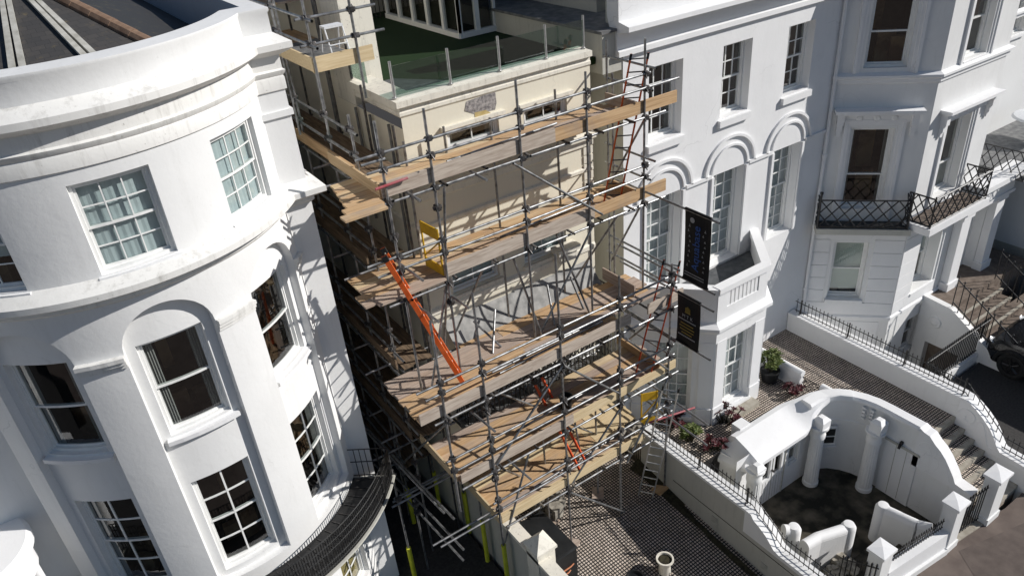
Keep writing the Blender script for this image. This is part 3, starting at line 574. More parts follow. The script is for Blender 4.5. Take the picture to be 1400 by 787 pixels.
# ================================================================ white terraced house with porch bay
wh = thing('white_terraced_house', (13.2, 3, 0), 'white rendered house with three arched first floor windows and a balustraded porch bay', 'house')
F = flat(0, -1, 1, 0); room = MB()
W2 = [(10.48, 11.42), (12.6, 13.5), (14.7, 15.62)]; W1 = [(10.45, 11.5), (12.53, 13.56), (14.6, 15.6)]
wops = [op(a, b, 9.0, 10.58, .28) for a, b in W2] + [op(a, b, 5.25, 7.68, .3) for a, b in W1]
m = MB(); facade(m, F, 9.8, 16.62, -.6, 11.6, wops, 3)
m.build('wall', M_WHITE2, wh); m = MB(); m.face((9.802, -.998, -.6), (9.802, 3, -.6), (9.802, 3, 10.9), (9.802, -.998, 10.9)); m.build('return_wall', M_STAINSHADE, wh)  # return wall's shade is painted in with the grey material
m = MB(); m.box(10.3, 16.5, .35, 16, 11.0, 14.4); m.box(9.81, 16.5, -.74, -.5, 11.0, 12.2); m.build('gable_wall', M_STAINSHADE, wh)
m = MB(); m.box(9.85, 16.55, -.72, .34, 10.9, 11.0); m.box(10.25, 16.55, .3, 16, 14.4, 14.55); m.build('roof', M_LEAD, wh)
pth = [(9.63, -1), (16.62, -1)]
m = MB(); sweep(m, pth, [(0, 10.94), (.09, 10.97), (.09, 11.07), (.03, 11.10), (.03, 11.40), (.2, 11.44), (.36, 11.47), (.36, 11.56), (.08, 11.62), (.06, 13.42), (.1, 13.44), (.1, 13.52), (-.25, 13.54), (-.25, 11.7)]); m.build('cornice', M_WHITE2, wh)
for a, b in W2:
    window(wh, F, 1, a, b, 9.0, 10.58, .2, 3, (2, 2), room=room); m = MB(); m.box(a - .06, b + .05, -1.09, -.98, 8.82, 8.97); m.build('sill', M_WHITE2, wh)
for i, (a, b) in enumerate(W1):
    window(wh, F, 1, a, b, 5.25, 7.68, .22, 3, (3, 4), room=room, mid=6.55, blind=(M_CURT, 5.3, 7.6))
    c_ = (a + b) / 2
    for nm, r0, r1, pd in (('arch_mould', .78, .84, .06), ('inner_arch_mould', .56, .61, .045)):
        m = MB(); rows = []
        for k in range(25):
            t = pi * k / 24; cs, sn = cos(t), sin(t); q = lambda r, d: (c_ + r * cs, -1 - d, 7.72 + r * sn * .98)
            rows.append([q(r0, 0), q(r0, pd), q(r1, pd), q(r1, 0)])
        m.grid(rows); m.build(nm, M_WHITE2, wh, smooth=True)
    m = MB(); m.box(a - .1, a - .02, -1.05, -.99, 5.25, 7.66); m.box(b + .02, b + .1, -1.05, -.99, 5.25, 7.66); m.build('architrave', M_WHITE2, wh)
for a, b in ((9.8, W1[0][0] - .12), (W1[0][1] + .12, W1[1][0] - .12), (W1[1][1] + .12, W1[2][0] - .12), (W1[2][1] + .12, 16.6)):
    m = MB(); m.box(a, b, -1.06, -.99, 7.66, 7.74); m.build('impost_band', M_WHITE2, wh)
rooms(room, wh)
m = MB(); m.tube((16.55, -1.07, 11.2), (16.55, -1.07, 2.0), .045, 10)
for z in (10.9, 9.0, 7.0, 5.0, 3.0): m.tube((16.55, -1.07, z), (16.55, -1.07, z + .09), .065, 10)
m.build('downpipe', M_WHITE2, wh)
# porch bay with balustraded balcony
PB = [(10.02, -1.0), (11.32, -2.42), (12.98, -2.42), (14.2, -1.0)]
room = MB(); m = MB()
sides = []
for a, b in zip(PB[:-1], PB[1:]):
    M_ = flat(a[0], a[1], b[0] - a[0], b[1] - a[1]); L_ = hypot(b[0] - a[0], b[1] - a[1]); sides.append((M_, L_))
    facade(m, M_, 0, L_, 1.0, 4.7, [op(L_ / 2 - .46, L_ / 2 + .46, 2.15, 4.25, .22)], 3)
m.build('porch_wall', M_WHITE2, wh)
for M_, L_ in sides:
    window(wh, M_, 1, L_ / 2 - .46, L_ / 2 + .46, 2.15, 4.25, .14, 3, (2, 3), mid=3.25, room=room, sill=.1, blind=(M_CURT, 2.2, 4.2))
    for u in (.02, L_ - .34):
        m = MB(); bar(m, M_, u, u + .32, 1.92, 4.35, -.05, .02); bar(m, M_, u - .02, u + .34, 1.9, 2.4, -.075, .02); m.build('pilaster', M_WHITE2, wh)
rooms(room, wh)
m = MB(); sweep(m, PB, [(0, 4.3), (.04, 4.32), (.04, 4.6), (.1, 4.66), (.16, 4.72), (.16, 4.8), (.03, 4.86), (.0, 4.9), (-.1, 4.9)]); m.build('porch_entablature', M_WHITE2, wh)
m = MB(); m.prism([(10.15, -1.02), (11.37, -2.36), (12.93, -2.36), (14.06, -1.02)], 4.84, 5.2); m.build('balcony_floor', M_DECKG, wh)
for i, (M_, L_) in enumerate(sides):
    m = MB()
    if i == 1:
        bar(m, M_, 0, L_, 4.9, 5.2, 0, .12); bar(m, M_, -.02, L_ + .02, 5.66, 5.8, -.06, .17)
        bar(m, M_, 0, .3, 5.2, 5.66, 0, .12); bar(m, M_, L_ - .3, L_, 5.2, 5.66, 0, .12)
        for k in range(8): u = .3 + (L_ - .6) * (k + .5) / 8; bar(m, M_, u - .045, u + .045, 5.2, 5.66, .02, .1)
    else:
        bar(m, M_, .02, L_ - .02, 4.9, 5.64, 0, .12); bar(m, M_, .01, L_ - .01, 5.64, 5.785, -.055, .17)
    m.build('balcony_parapet', M_WHITE2, wh)
m = MB(); m.box(11.05, 11.4, -1.95, -1.93, 5.21, 5.75); m.build('balcony_screen', M_BAL, wh)
m = MB()
for k in range(5): m.box(12.4, 12.95, -1.75 - .11 * k, -1.70 - .11 * k, 5.203, 5.23)
m.build('balcony_slats', M_LEADP, wh)
m = MB(); m.box(11.7, 12.75, -2.75, -2.42, 1.9, 2.05); m.build('door_step', M_STONE, wh)
# ================================================================ house with the canted bay on the right
by = thing('canted_bay_house', (19.5, 2, 0), 'tall white house with canted bay and iron balconies on the right', 'house')
BX, BYY = 18.28, -2.68; R1 = 21.35
c1 = flat(16.62, -1.0, BX - 16.62, BYY + 1.0); LC = hypot(BX - 16.62, BYY + 1); f1 = flat(BX, BYY, 1, 0); LF = R1 - BX
r1 = flat(R1, BYY, 0.0, 1.0); room = MB()
co = [op(.62, 1.6, 9.22, 10.95, .2), op(.58, 1.6, 5.5, 7.72, .24), op(.6, 1.49, 2.72, 4.5, .22)]
fo = [op(.95, 1.95, 9.15, 10.95, .24), op(.9, 2.0, 5.5, 7.62, .3), op(.85, 1.9, 2.6, 4.4, .4), op(1.0, 1.8, .3, 1.55, .22)]
m = MB(); facade(m, c1, 0, LC, -.6, 12.4, co, 5); facade(m, f1, 0, LF, -.6, 12.4, fo, 5)
m.face((R1, BYY, -.6), (R1, -1, -.6), (R1, -1, 12.4), (R1, BYY, 12.4))
F = flat(0, -1, 1, 0); eo = [op(22.1, 23.3, 5.6, 8.6, .3), op(24.9, 25.9, 8.35, 10.3, .25)]
facade(m, F, R1, 27.5, -.6, 12.4, eo, 5); m.box(16.7, 27.4, -.9, 14, 12.3, 12.45); m.build('wall', M_WHITE, by)
window(by, c1, 1, .62, 1.6, 9.22, 10.95, .12, 1, (1, 1), room=room, mid=10.05, frame=.06)
window(by, c1, 1, .58, 1.6, 5.5, 7.72, .16, 1, (1, 1), room=room, mid=6.42, frame=.06)
window(by, c1, 1, .6, 1.49, 2.72, 4.5, .14, 1, (1, 1), room=room, blind=(M_NET, 2.9, 4.45), bfold=0.0, sill=.1)
window(by, f1, 1, .95, 1.95, 9.15, 10.95, .16, 1, (1, 1), room=room, sill=.05)
window(by, f1, 1, .9, 2.0, 5.5, 7.62, .22, 1, (1, 1), room=room, mid=6.3, blind=(M_STAINSHADE, 5.55, 6.2))
window(by, f1, 1, .85, 1.9, 2.6, 4.4, .32, 1, (1, 1), room=room, blind=(M_BLIND, 3.4, 4.4), sill=.06)
window(by, f1, 1, 1.0, 1.8, .3, 1.55, .14, 2, (1, 1), room=room)
window(by, F, 1, 22.1, 23.3, 5.6, 8.6, .22, 1, (1, 1), room=room); window(by, F, 1, 24.9, 25.9, 8.35, 10.3, .17, 2, (2, 2), room=room, sill=.1)
rooms(room, by)
for M_, a, b, z0, z1 in ((c1, .46, 1.76, 9.1, 11.1), (c1, .46, 1.74, 5.3, 7.88), (f1, .8, 2.1, 9.1, 11.1), (f1, .74, 2.16, 5.3, 7.78)):
    m = MB()
    for o_, p in ((.0, .03), (.075, .06)): bar(m, M_, a - o_, a + .08 - o_, z0, z1 + o_, -p, .02); bar(m, M_, b - .08 + o_, b + o_, z0, z1 + o_, -p, .02); bar(m, M_, a + .08 - o_, b - .08 + o_, z1 - .08 + o_, z1 + o_, -p, .02)
    m.build('architrave', M_WHITE2, by)
for M_, a, b, zt in ((c1, .1, 2.14, 8.25), (f1, .38, 2.85, 8.06)):
    m = MB(); bar(m, M_, a, b, zt - .08, zt, -.3, .01); bar(m, M_, a + .05, b - .05, zt - .14, zt - .08, -.2, .01); bar(m, M_, a + .1, b - .1, zt - .36, zt - .14, -.05, .01); m.build('window_hood', M_WHITE2, by)
    for e in (a + .08, b - .24):
        m = MB(); bar(m, M_, e, e + .16, zt - .40, zt - .14, -.17, .01); bar(m, M_, e + .02, e + .14, zt - .58, zt - .40, -.11, .01); bar(m, M_, e + .03, e + .13, zt - .72, zt - .58, -.06, .01); m.build('hood_bracket', M_WHITE2, by)
    for k in range(3):
        u = a + (b - a) * (.3 + .2 * k); m = MB(); ct = M_(u, zt - .25, -.05); nv = (M_(u, zt, -1) - M_(u, zt, 0)); m.tube(ct, ct + nv * .03, .085, 12, .05); m.build('rosette', M_WHITE2, by)
pthB = [(16.62, -1), (BX, BYY), (R1, BYY), (R1, -1), (27.5, -1)]
m = MB(); sweep(m, pthB, [(0, 8.84), (.05, 8.87), (.05, 8.96), (.12, 9.0), (.12, 9.06), (0, 9.12)]); m.build('string_course', M_WHITE2, by)
m = MB(); sweep(m, pthB, [(0, 11.2), (.1, 11.25), (.1, 11.5), (.4, 11.7), (.4, 11.9), (0, 12)]); m.build('cornice', M_LEDGE, by)
m = MB(); sweep(m, pthB[:4], [(0, 2.02), (.05, 2.05), (.05, 2.13), (0, 2.18)]); m.build('plinth_mould', M_WHITE2, by)
# rusticated ground storey: raised courses leave narrow joints
m = MB()
for k in range(7):
    z0 = 2.2 + .4 * k; z1 = z0 + .385
    for M_, L_, o in ((c1, LC, co[2]), (f1, LF - 1.0, fo[2])):
        if z1 <= o['zb'] or z0 >= o['zt'] : bar(m, M_, .01, L_ - .01, z0, z1, -.03, .005)
        else: bar(m, M_, .01, o['u0'] - .12, z0, z1, -.03, .005); bar(m, M_, o['u1'] + .12, L_ - .01, z0, z1, -.03, .005)
m.build('rusticated_courses', M_WHITE2, by)
m = MB(); bar(m, c1, .25, 2.1, .2, 1.95, -.02, .005); m.build('plinth_panel', M_WHITE2, by)
# balconies
bl = thing('lattice_balcony', (*c1(1.1, 5.1, -.3).xy, 5.1), 'black diamond lattice iron balcony on the shaded angled side of the bay', 'balcony', None)
m = MB(); bar(m, c1, -.02, 2.3, 4.98, 5.14, -.5, -.001); m.build('slab', M_STAINSHADE, bl)
m = MB(); bar(m, c1, .05, 2.2, 5.14, 5.17, -.44, -.05); m.build('floor_mat', M_IRON, bl)
m = MB(); p, q = c1(.0, 0, -.45), c1(2.2, 0, -.45); lattice(m, p, q, 5.2, 5.95, .33, .017)
for u in (0, 2.2):
    a_ = c1(u, 0, -.45); w_ = c1(u, 0, 0); lattice(m, a_, w_, 5.2, 5.95, .24, .017); m.tube((a_.x, a_.y, 5.14), (a_.x, a_.y, 6.12), .025, 8); m.lathe(a_.x, a_.y, [(.0, 6.2), (.045, 6.17), (.03, 6.1)], 8)
m.build('lattice_railing', M_IRON, bl)
bl = thing('lattice_balcony', (19.5, -3.1, 5.3), 'black lattice iron balcony on the sunlit front of the bay', 'balcony')
m = MB(); m.box(17.95, 20.78, -3.42, BYY - .002, 5.08, 5.27); m.build('slab', M_WHITE2, bl)
m = MB(); m.box(18.1, 20.6, -3.3, -2.75, 5.27, 5.30); m.build('floor_mat', M_BROWNT, bl)
m = MB(); lattice(m, (18.02, -3.36, 0), (20.65, -3.36, 0), 5.33, 6.08, .33, .017); lattice(m, (18.02, -3.36, 0), (18.02, BYY, 0), 5.33, 6.08, .24, .017); lattice(m, (20.65, -3.36, 0), (20.65, BYY, 0), 5.33, 6.08, .24, .017)
for x in (18.02, 20.65): m.tube((x, -3.36, 5.27), (x, -3.36, 6.15), .02, 8)
m.build('lattice_railing', M_IRON, bl)
# entrance porch
po = thing('entrance_porch', (21.2, -3.0, 2.2), 'white pilastered entrance porch above the stone steps', 'porch')
m = MB(); m.box(20.66, 23.1, -3.0, -2.69, 4.62, 5.3); m.box(20.78, 23.25, -3.3, -2.69, 5.3, 5.46); m.box(20.62, 23.14, -3.05, -2.7, 4.62, 4.72); m.build('entablature', M_WHITE2, po)
for k in range(4):
    m = MB(); m.tube((21.1 + .45 * k, -3.0, 5.05), (21.1 + .45 * k, -3.05, 5.05), .1, 12, .07); m.build('rosette', M_WHITE2, po)
for x0, x1 in ((20.72, 21.18), (22.55, 22.98)):
    m = MB(); m.box(x0, x1, -2.92, -2.69, 2.1, 4.62); m.box(x0 - .05, x1 + .05, -2.97, -2.69, 4.42, 4.6); m.box(x0 - .05, x1 + .05, -2.97, -2.69, 2.1, 2.35); m.build('pilaster', M_WHITE2, po)
m = MB(); m.box(21.18, 22.55, -2.4, -2.3, 2.1, 4.62); m.box(21.36, 23.0, -2.68, -2.3, 4.6, 5.0); m.box(22.55, 22.98, -2.68, -1.02, 2.1, 5.0); m.build('door_wall', M_WHITE, po)
m = MB(); m.box(21.6, 21.85, -2.43, -2.405, 3.4, 3.75); m.build('notice_plate', M_STONE, po)
m = MB(); m.box(20.15, 24.2, -3.5, -2.3, -.6, 2.098); m.build('landing', M_BROWNT, po)
es = thing('entrance_steps', (21.2, -4.2, .85), 'wide brown tiled steps with pale nosings climbing to the entrance porch', 'steps')
for k in range(7):
    z = 2.1 - .175 * (k + 1) + .0; y0 = -3.5 - .29 * (k + 1)
    m = MB(); m.box(20.1, 24.2 if k > 1 else 22.3, y0, y0 + .29, -.5, z); m.build('tread', M_BROWNT, es)
    m = MB(); m.box(20.1, 24.2 if k > 1 else 22.3, y0 - .02, y0 + .06, z, z + .025); m.build('nosing', M_STONE, es)
sw = thing('step_side_wall', (19.95, -4.0, .8), 'white side wall with carved roundel and dark under step opening beside the entrance steps', 'wall')
m = MB(); Y0, Y1 = -2.7, -5.5
facade(m, flat(19.9, -2.7, 0, -1), 0, 2.75, -.6, .9, [op(.35, 1.35, -.6, .75, .5)], 5); m.face((19.9, -2.7, .9), (19.9, -5.45, .9), (19.9, -3.55, 2.12), (19.9, -2.7, 2.2)); m.face((20.1, -2.7, 2.2), (20.1, -3.55, 2.12), (20.1, -5.45, .9), (20.1, -5.45, -.6)); m.face((19.9, -2.7, 2.2), (20.1, -2.7, 2.2), (20.1, -3.55, 2.12), (19.9, -3.55, 2.12)); m.face((19.9, -3.55, 2.12), (20.1, -3.55, 2.12), (20.1, -5.45, .9), (19.9, -5.45, .9)); m.face((19.9, -5.45, -.6), (20.1, -5.45, -.6), (20.1, -5.45, .9), (19.9, -5.45, .9)); m.build('wall_face', M_WHITE, sw)
m = MB(); m.tube((19.9, -3.2, 1.5), (19.86, -3.2, 1.5), .2, 20, .17); m.tube((19.86, -3.2, 1.5), (19.84, -3.2, 1.5), .12, 16, .06); m.build('roundel', M_WHITE, sw)
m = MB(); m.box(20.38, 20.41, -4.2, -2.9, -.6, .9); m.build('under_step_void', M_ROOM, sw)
rs = [('iron handrail with ball tops on the near side of the entrance steps', 20.0), ('iron handrail with ball tops in the middle of the entrance steps', 22.3)]
for lab, x in rs:
    h = thing('step_railing', (x, -4.4, 1.5), lab, 'railing'); m = MB(); a_ = Vector((x, -3.5, 2.15)); b_ = Vector((x, -5.4, .95))
    for k in range(11):
        p = a_.lerp(b_, k / 10); m.tube(p, p + Vector((0, 0, .95)), .014, 6); m.lathe(p.x, p.y, [(0, p.z + 1.03), (.035, p.z + .99), (0, p.z + .94)], 8)
    for z in (.15, .88): m.tube(a_ + Vector((0, 0, z)), b_ + Vector((0, 0, z)), .018, 6)
    m.build('bars', M_IRON, h)
m = MB(); m.box(22.5, 22.7, -6.8, -4.6, .85, 1.3); m.box(22.45, 22.75, -6.85, -4.6, 1.3, 1.38); tag(m.build('low_wall', M_WHITE), 'low white wall with flat top beyond the entrance steps', 'wall')
# light well in front of the bay
m = MB(); m.box(16.5, 19.9, -4.55, -4.36, -.6, 1.12); tag(m.build('dwarf_wall', M_WHITE), 'white dwarf wall under the black railings in front of the light well', 'wall')
ar = thing('area_railing', (18.4, -4.46, 1.12), 'black spear topped railing on the white dwarf wall beside the parked car', 'railing')
m = MB(); spikes(m, [Vector((17.2, -4.46, 1.12)), Vector((20.3, -4.46, 1.12))], 1.0, .105, .017, .10, thick=.022); spikes(m, [Vector((17.2, -4.46, 1.12)), Vector((17.2, -5.2, .9))], 1.0, .105, .017, .10, thick=.022); m.build('bars', M_IRON, ar)
g = MB(); g.box(16.3, 19.9, -4.4, -1.0, -.74, -.2); struct(g.build('light_well_floor', M_COURT))
# far house at the right edge
fh = thing('far_white_house', (28, 0, 0), 'white porch and balcony of the next house at the right edge', 'house')
m = MB(); m.box(24.6, 27.6, -4.6, -1.02, 2.2, 5.0); m.box(24.4, 27.8, -4.8, -1.01, 5.0, 5.25); m.build('porch_block', M_WHITE2, fh)
m = MB(); m.box(24.56, 24.6, -4.2, -3.2, 3.2, 4.6); m.build('porch_panel', M_WHITE, fh)
m = MB(); m.box(24.7, 24.75, -4.9, -1.1, -.5, 2.6); m.build('stained_wall', M_STAINSHADE, fh)
m = MB(); m.grid([[(24.69, -4.0, 2.5), (24.69, -3.7, 2.5)], [(24.69, -4.1, 2.0), (24.69, -3.75, 2.0)], [(24.69, -4.05, 1.3), (24.69, -3.85, 1.3)]]); m.build('rust_streak', M_RUST, fh)
m = MB(); lattice(m, (22.3, -3.5, 0), (27.5, -3.5, 0), 5.3, 6.1, .25, .014); lattice(m, (22.3, -3.5, 0), (22.3, -1.1, 0), 5.3, 6.1, .25, .014); m.build('balcony_railing', M_IRON, fh)
m = MB(); m.box(22.7, 27.5, -3.55, -1.02, 5.12, 5.28); m.build('balcony_slab', M_LEAD, fh)
m = MB(); m.lathe(25.6, -2.2, [(.75, 6.0), (.7, 6.06), (0, 6.2)], 24); m.tube((25.6, -2.2, 5.28), (25.6, -2.2, 6.1), .03, 8); m.build('parasol', M_CURT, fh, smooth=True)
# parked car
car = thing('parked_car', (20.75, -7.0, .85), 'black off road car parked on the driveway beside the area railing', 'car')
def sect(y, hw, zs):   # half section from sill up to the roof centre
    return [(20.75 + s_ * hw * w_, y, .85 + z_) for s_, w_, z_ in [(-1, .94, zs[0]), (-1, 1.0, zs[1]), (-1, .99, zs[2]), (-1, .9, zs[3]), (-1, .55, zs[4]), (1, .55, zs[4]), (1, .9, zs[3]), (1, .99, zs[2]), (1, 1.0, zs[1]), (1, .94, zs[0])]]
m = MB(); m.grid([sect(-4.66, .6, (.42, .5, .6, .66, .7)), sect(-4.72, .84, (.3, .5, .72, .82, .86)), sect(-4.95, .93, (.26, .5, .84, .97, 1.0)), sect(-5.9, .95, (.28, .5, .92, 1.04, 1.09)), sect(-6.25, .95, (.28, .5, .95, 1.06, 1.12)), sect(-6.9, .95, (.28, .5, .95, 1.5, 1.62)), sect(-8.9, .95, (.28, .5, .95, 1.52, 1.68)), sect(-9.2, .92, (.3, .5, .92, 1.2, 1.3)), sect(-9.3, .8, (.4, .5, .8, .9, .95))])
m.face(*sect(-4.66, .6, (.42, .5, .6, .66, .7))); m.face(*sect(-9.3, .8, (.4, .5, .8, .9, .95))); m.build('body', M_CAR, car, smooth=True)
for x, sgn in ((19.82, -1), (21.68, 1)):
    for y in (-5.45, -8.3):
        m = MB(); m.grid([[(x + sgn * d, y + r * cos(2 * pi * k / 28), 1.22 + r * sin(2 * pi * k / 28)) for k in range(28)] for r, d in ((.2, -.1), (.25, .03), (.3, .05), (.37, .03), (.385, -.05), (.37, -.22))], True); t_ = m.build('wheel', M_TYRE, car, smooth=True)
        m = MB(); m.tube((x + sgn * .0, y, 1.22), (x + sgn * .01, y, 1.22), .245, 24)
        for k in range(5):
            a_ = 2 * pi * k / 5; m.tube((x + sgn * .03, y, 1.22), (x + sgn * .03, y + .23 * cos(a_), 1.22 + .23 * sin(a_)), .03, 6)
        m.tube((x + sgn * .02, y, 1.22), (x + sgn * .06, y, 1.22), .055, 10); m.build('rim', M_RIM, t_)
        m = MB(); m.grid([[(x + sgn * d, y + r * cos(pi * k / 16), 1.22 + r * sin(pi * k / 16)) for k in range(17)] for r, d in ((.41, .06), (.47, .075), (.5, .02))]); m.build('wheel_arch', M_TYRE, car, smooth=True)
for s_ in (-1, 1):
    m = MB(); m.lathe(0, 0, [(0, .03), (.07, .02), (.11, 0)], 16); 
    m.v = [(20.75 + s_ * .79 + v[0] * 1.1, -4.80 + v[1] * .9 + v[2] * 2.2, 1.70 + v[1] * .5 + v[2] * .6) for v in m.v]; m.build('headlight', M_LAMP, car, smooth=True)
for s_ in (-1, 1):
    m = MB(); m.box(20.75 + s_ * .96, 20.75 + s_ * 1.12, -6.45, -6.33, 1.95, 2.1); m.build('wing_mirror', M_CAR, car)
m = MB(); m.grid([[(20.15, -6.32, 2.0), (21.35, -6.32, 2.0)], [(20.25, -6.8, 2.38), (21.25, -6.8, 2.38)]]); m.build('windscreen', M_GLASS, car)
PLOT = FLAT
# ================================================================ garden walls, gates and the sunken courtyard
w = thing('garden_wall', (5.75, -4, 0), 'grey rendered garden wall between the dark alley and the tiled patio', 'wall')
m = MB(); m.box(5.62, 5.86, -7.6, -.02, -.6, 1.66); m.build('wall_face', M_STAINSHADE, w)
m = MB(); m.box(5.60, 5.90, -7.6, -.02, 1.66, 1.75); m.build('coping', M_CREAMT, w)
m = MB(); m.box(5.60, 6.04, -3.05, -2.62, -.4, 2.0); m.grid([[(5.56, -3.09, 2.0), (6.08, -3.09, 2.0), (6.08, -2.58, 2.0), (5.56, -2.58, 2.0)], [(5.82, -2.835, 2.28)] * 4], True); m.box(5.56, 6.08, -3.09, -2.58, 1.93, 2.0); m.build('pier', M_CREAMT, w)
gw = thing('garden_wall', (10.5, -3.5, 0), 'long white topped garden wall with iron railing between patio and courtyard', 'wall')
m = MB(); m.box(10.36, 10.66, -4.45, -1.02, -.6, 1.22); m.prism([(10.36, -7.2), (10.66, -7.2), (10.66, -4.45), (10.36, -4.45)], -.6, .62)
m.build('wall_face', M_STAINSHADE, gw)
m = MB(); m.box(10.33, 10.69, -4.45, -1.02, 1.22, 1.29)
pts = [(-4.45, 1.29), (-4.62, 1.27), (-4.7, 1.16), (-4.85, 1.1), (-5.05, .98), (-5.2, .84), (-5.3, .74), (-5.45, .7), (-7.2, .7)]
for (ya, za), (yb, zb_) in zip(pts[:-1], pts[1:]): m.hexa([(10.33, ya, .6), (10.69, ya, .6), (10.69, yb, .6), (10.33, yb, .6), (10.33, ya, za), (10.69, ya, za), (10.69, yb, zb_), (10.33, yb, zb_)])
m.build('coping', M_WHITE, gw)
m = MB(); base = [Vector((10.52, -1.2, 1.29)), Vector((10.52, -4.5, 1.29)), Vector((10.52, -5.4, .72)), Vector((10.52, -7.1, .72))]
spikes(m, base, .42, .12, .009, .05)
for y in (-2.9, -4.35): m.tube((10.52, y, 1.29), (10.52, y, 1.76), .018, 6); m.tube((10.52, y, 1.7), (10.42, y - .02, 1.29), .012, 5)
m.build('railing', M_IRON, gw)
for y in (-3.6, -5.1): m = MB(); m.box(10.345, 10.362, y - .09, y + .09, .12 if y > -4 else -.1, .3 if y > -4 else .08); m.build('air_vent', M_LEADP, gw)
m = MB(); m.box(10.352, 10.362, -7.0, -2.2, .42, .435); m.build('render_joint', M_SOIL, gw)
PLOT = HILL
pw = thing('garden_wall', (16.1, -3.5, 1.9), 'long white wall with low spiked railing on the far side of the tiled path', 'wall')
m = MB(); m.box(15.96, 16.3, -5.95, -1.02, -.6, 2.44); m.prism([(15.96, -7.9), (16.3, -7.9), (16.3, -5.95), (15.96, -5.95)], -.6, 1.45); m.build('wall_face', M_WHITE, pw)
m = MB(); m.box(15.93, 16.33, -5.95, -1.02, 2.44, 2.5)
pts = [(-5.95, 2.5), (-6.1, 2.49), (-6.3, 2.38), (-6.5, 2.24), (-6.7, 2.06), (-6.85, 1.86), (-6.95, 1.68), (-7.05, 1.56), (-7.9, 1.5)]
for (ya, za), (yb, zb_) in zip(pts[:-1], pts[1:]): m.hexa([(15.95, ya, 1.4), (16.31, ya, 1.4), (16.31, yb, 1.4), (15.95, yb, 1.4), (15.95, ya, za), (16.31, ya, za), (16.31, yb, zb_), (15.95, yb, zb_)])
m.build('coping', M_WHITE2, pw)
def scroll(x, yc, zc, s, parent, name='scroll_relief'):
    m = MB(); p_ = [Vector((x, yc + s * .26 * (1 - k / 40) * cos(k / 5.0), zc + .26 * (1 - k / 40) * sin(k / 5.0))) for k in range(34)]; m.path(p_, .022, 6)
    q_ = [Vector((x, yc - s * (.22 + .03 * k), zc + .16 * sin(k / 2.6) - .028 * k)) for k in range(16)]; m.path(q_, .022, 6); m.build(name, M_WHITE2, parent)
scroll(15.955, -6.2, 2.05, 1, pw)
m = MB(); spikes(m, [Vector((16.12, -1.1, 2.5)), Vector((16.12, -5.95, 2.5)), Vector((16.12, -7.0, 1.55)), Vector((16.12, -7.9, 1.5))], .40, .12, .009, .05)
for y in (-1.3, -2.8, -4.4, -5.9): m.tube((16.12, y, 2.5), (16.12, y, 2.95), .018, 6); m.tube((16.12, y, 2.88), (16.02, y - .02, 2.5), .012, 5)
m.build('railing', M_IRON, pw)
# curved courtyard wall
cw = thing('courtyard_wall', (13.8, -4.2, 0), 'curved white courtyard wall with columns and a broad sloping coping', 'wall')
inn = [(13.2, -3.85), (13.55, -3.86), (13.8, -3.93), (14.02, -4.08), (14.2, -4.3), (14.32, -4.55), (14.38, -4.8), (14.4, -5.1), (14.4, -5.9)]
inn2 = [(14.4, -5.9), (14.4, -7.3)]
m = MB(); sweep(m, inn, [(0.0, -.4), (0.0, 1.62), (.03, 1.64), (.03, 1.68), (0, 1.70), (0, 2.32)]); sweep(m, inn2, [(0, -.4), (0, 1.35)]); sweep(m, [(p[0] + .0, p[1]) for p in inn], [(-.24, 1.0), (-.24, 2.32)]); m.box(14.405, 14.62, -7.3, -5.9, -.4, 1.35); m.build('wall_face', M_WHITE, cw, smooth=True)
m = MB(); sweep(m, inn, [(.04, 2.30), (.05, 2.36), (.0, 2.42), (-.24, 2.42), (-.28, 2.36), (-.28, 2.2)])
pts = [(-5.9, 2.42), (-6.02, 2.36), (-6.15, 2.34), (-6.3, 2.2), (-6.45, 2.1), (-6.6, 1.95), (-6.75, 1.75), (-6.85, 1.6), (-6.92, 1.46), (-7.3, 1.40)]
for (ya, za), (yb, zb_) in zip(pts[:-1], pts[1:]): m.hexa([(14.37, ya, 1.3), (14.66, ya, 1.3), (14.66, yb, 1.3), (14.37, yb, 1.3), (14.37, ya, za), (14.66, ya, za), (14.66, yb, zb_), (14.37, yb, zb_)])
m.build('coping', M_WHITE2, cw, smooth=True)
scroll(14.385, -6.22, 1.92, 1, cw)
dwf = flat(10.9, -3.85, 1, 0); room = MB(); m = MB()
dops = [op(.0 + .18, .52, .75, 1.75, .1), op(.78, 1.04, .78, 1.72, .06), op(1.2, 1.46, .78, 1.72, .06), op(1.72, 2.12, .75, 1.75, .1)]
facade(m, dwf, -.24, 2.6, -.2, 2.1, dops, 4); m.build('door_front', M_WHITE2, cw)
for i, o in enumerate(dops):
    if i in (0, 3): window(cw, dwf, 1, o['u0'], o['u1'], o['zb'], o['zt'], .03, 1, (1, 1), room=room, frame=.03)
    else:
        P = [dwf(o['u0'], o['zb'], .055), dwf(o['u1'], o['zb'], .055), dwf(o['u1'], o['zt'], .055), dwf(o['u0'], o['zt'], .055)]; m = MB(); m.face(*P); m.build('door_pane', M_GLASS, cw)
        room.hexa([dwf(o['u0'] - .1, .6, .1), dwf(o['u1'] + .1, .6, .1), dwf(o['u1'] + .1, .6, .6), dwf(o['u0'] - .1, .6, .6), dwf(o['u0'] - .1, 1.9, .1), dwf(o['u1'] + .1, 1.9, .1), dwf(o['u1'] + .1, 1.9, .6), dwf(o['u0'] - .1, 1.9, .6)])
m = MB()
for k in range(9): u = .72 + .1 * k; bar(m, dwf, u - .003, u + .003, .05, .72, -.006, .0)
bar(m, dwf, 1.115, 1.125, 0, 1.9, -.012, .0); bar(m, dwf, .66, .68, 0, 1.9, -.02, 0); bar(m, dwf, 1.56, 1.58, 0, 1.9, -.02, 0); m.build('boarding', M_LEADP, cw)
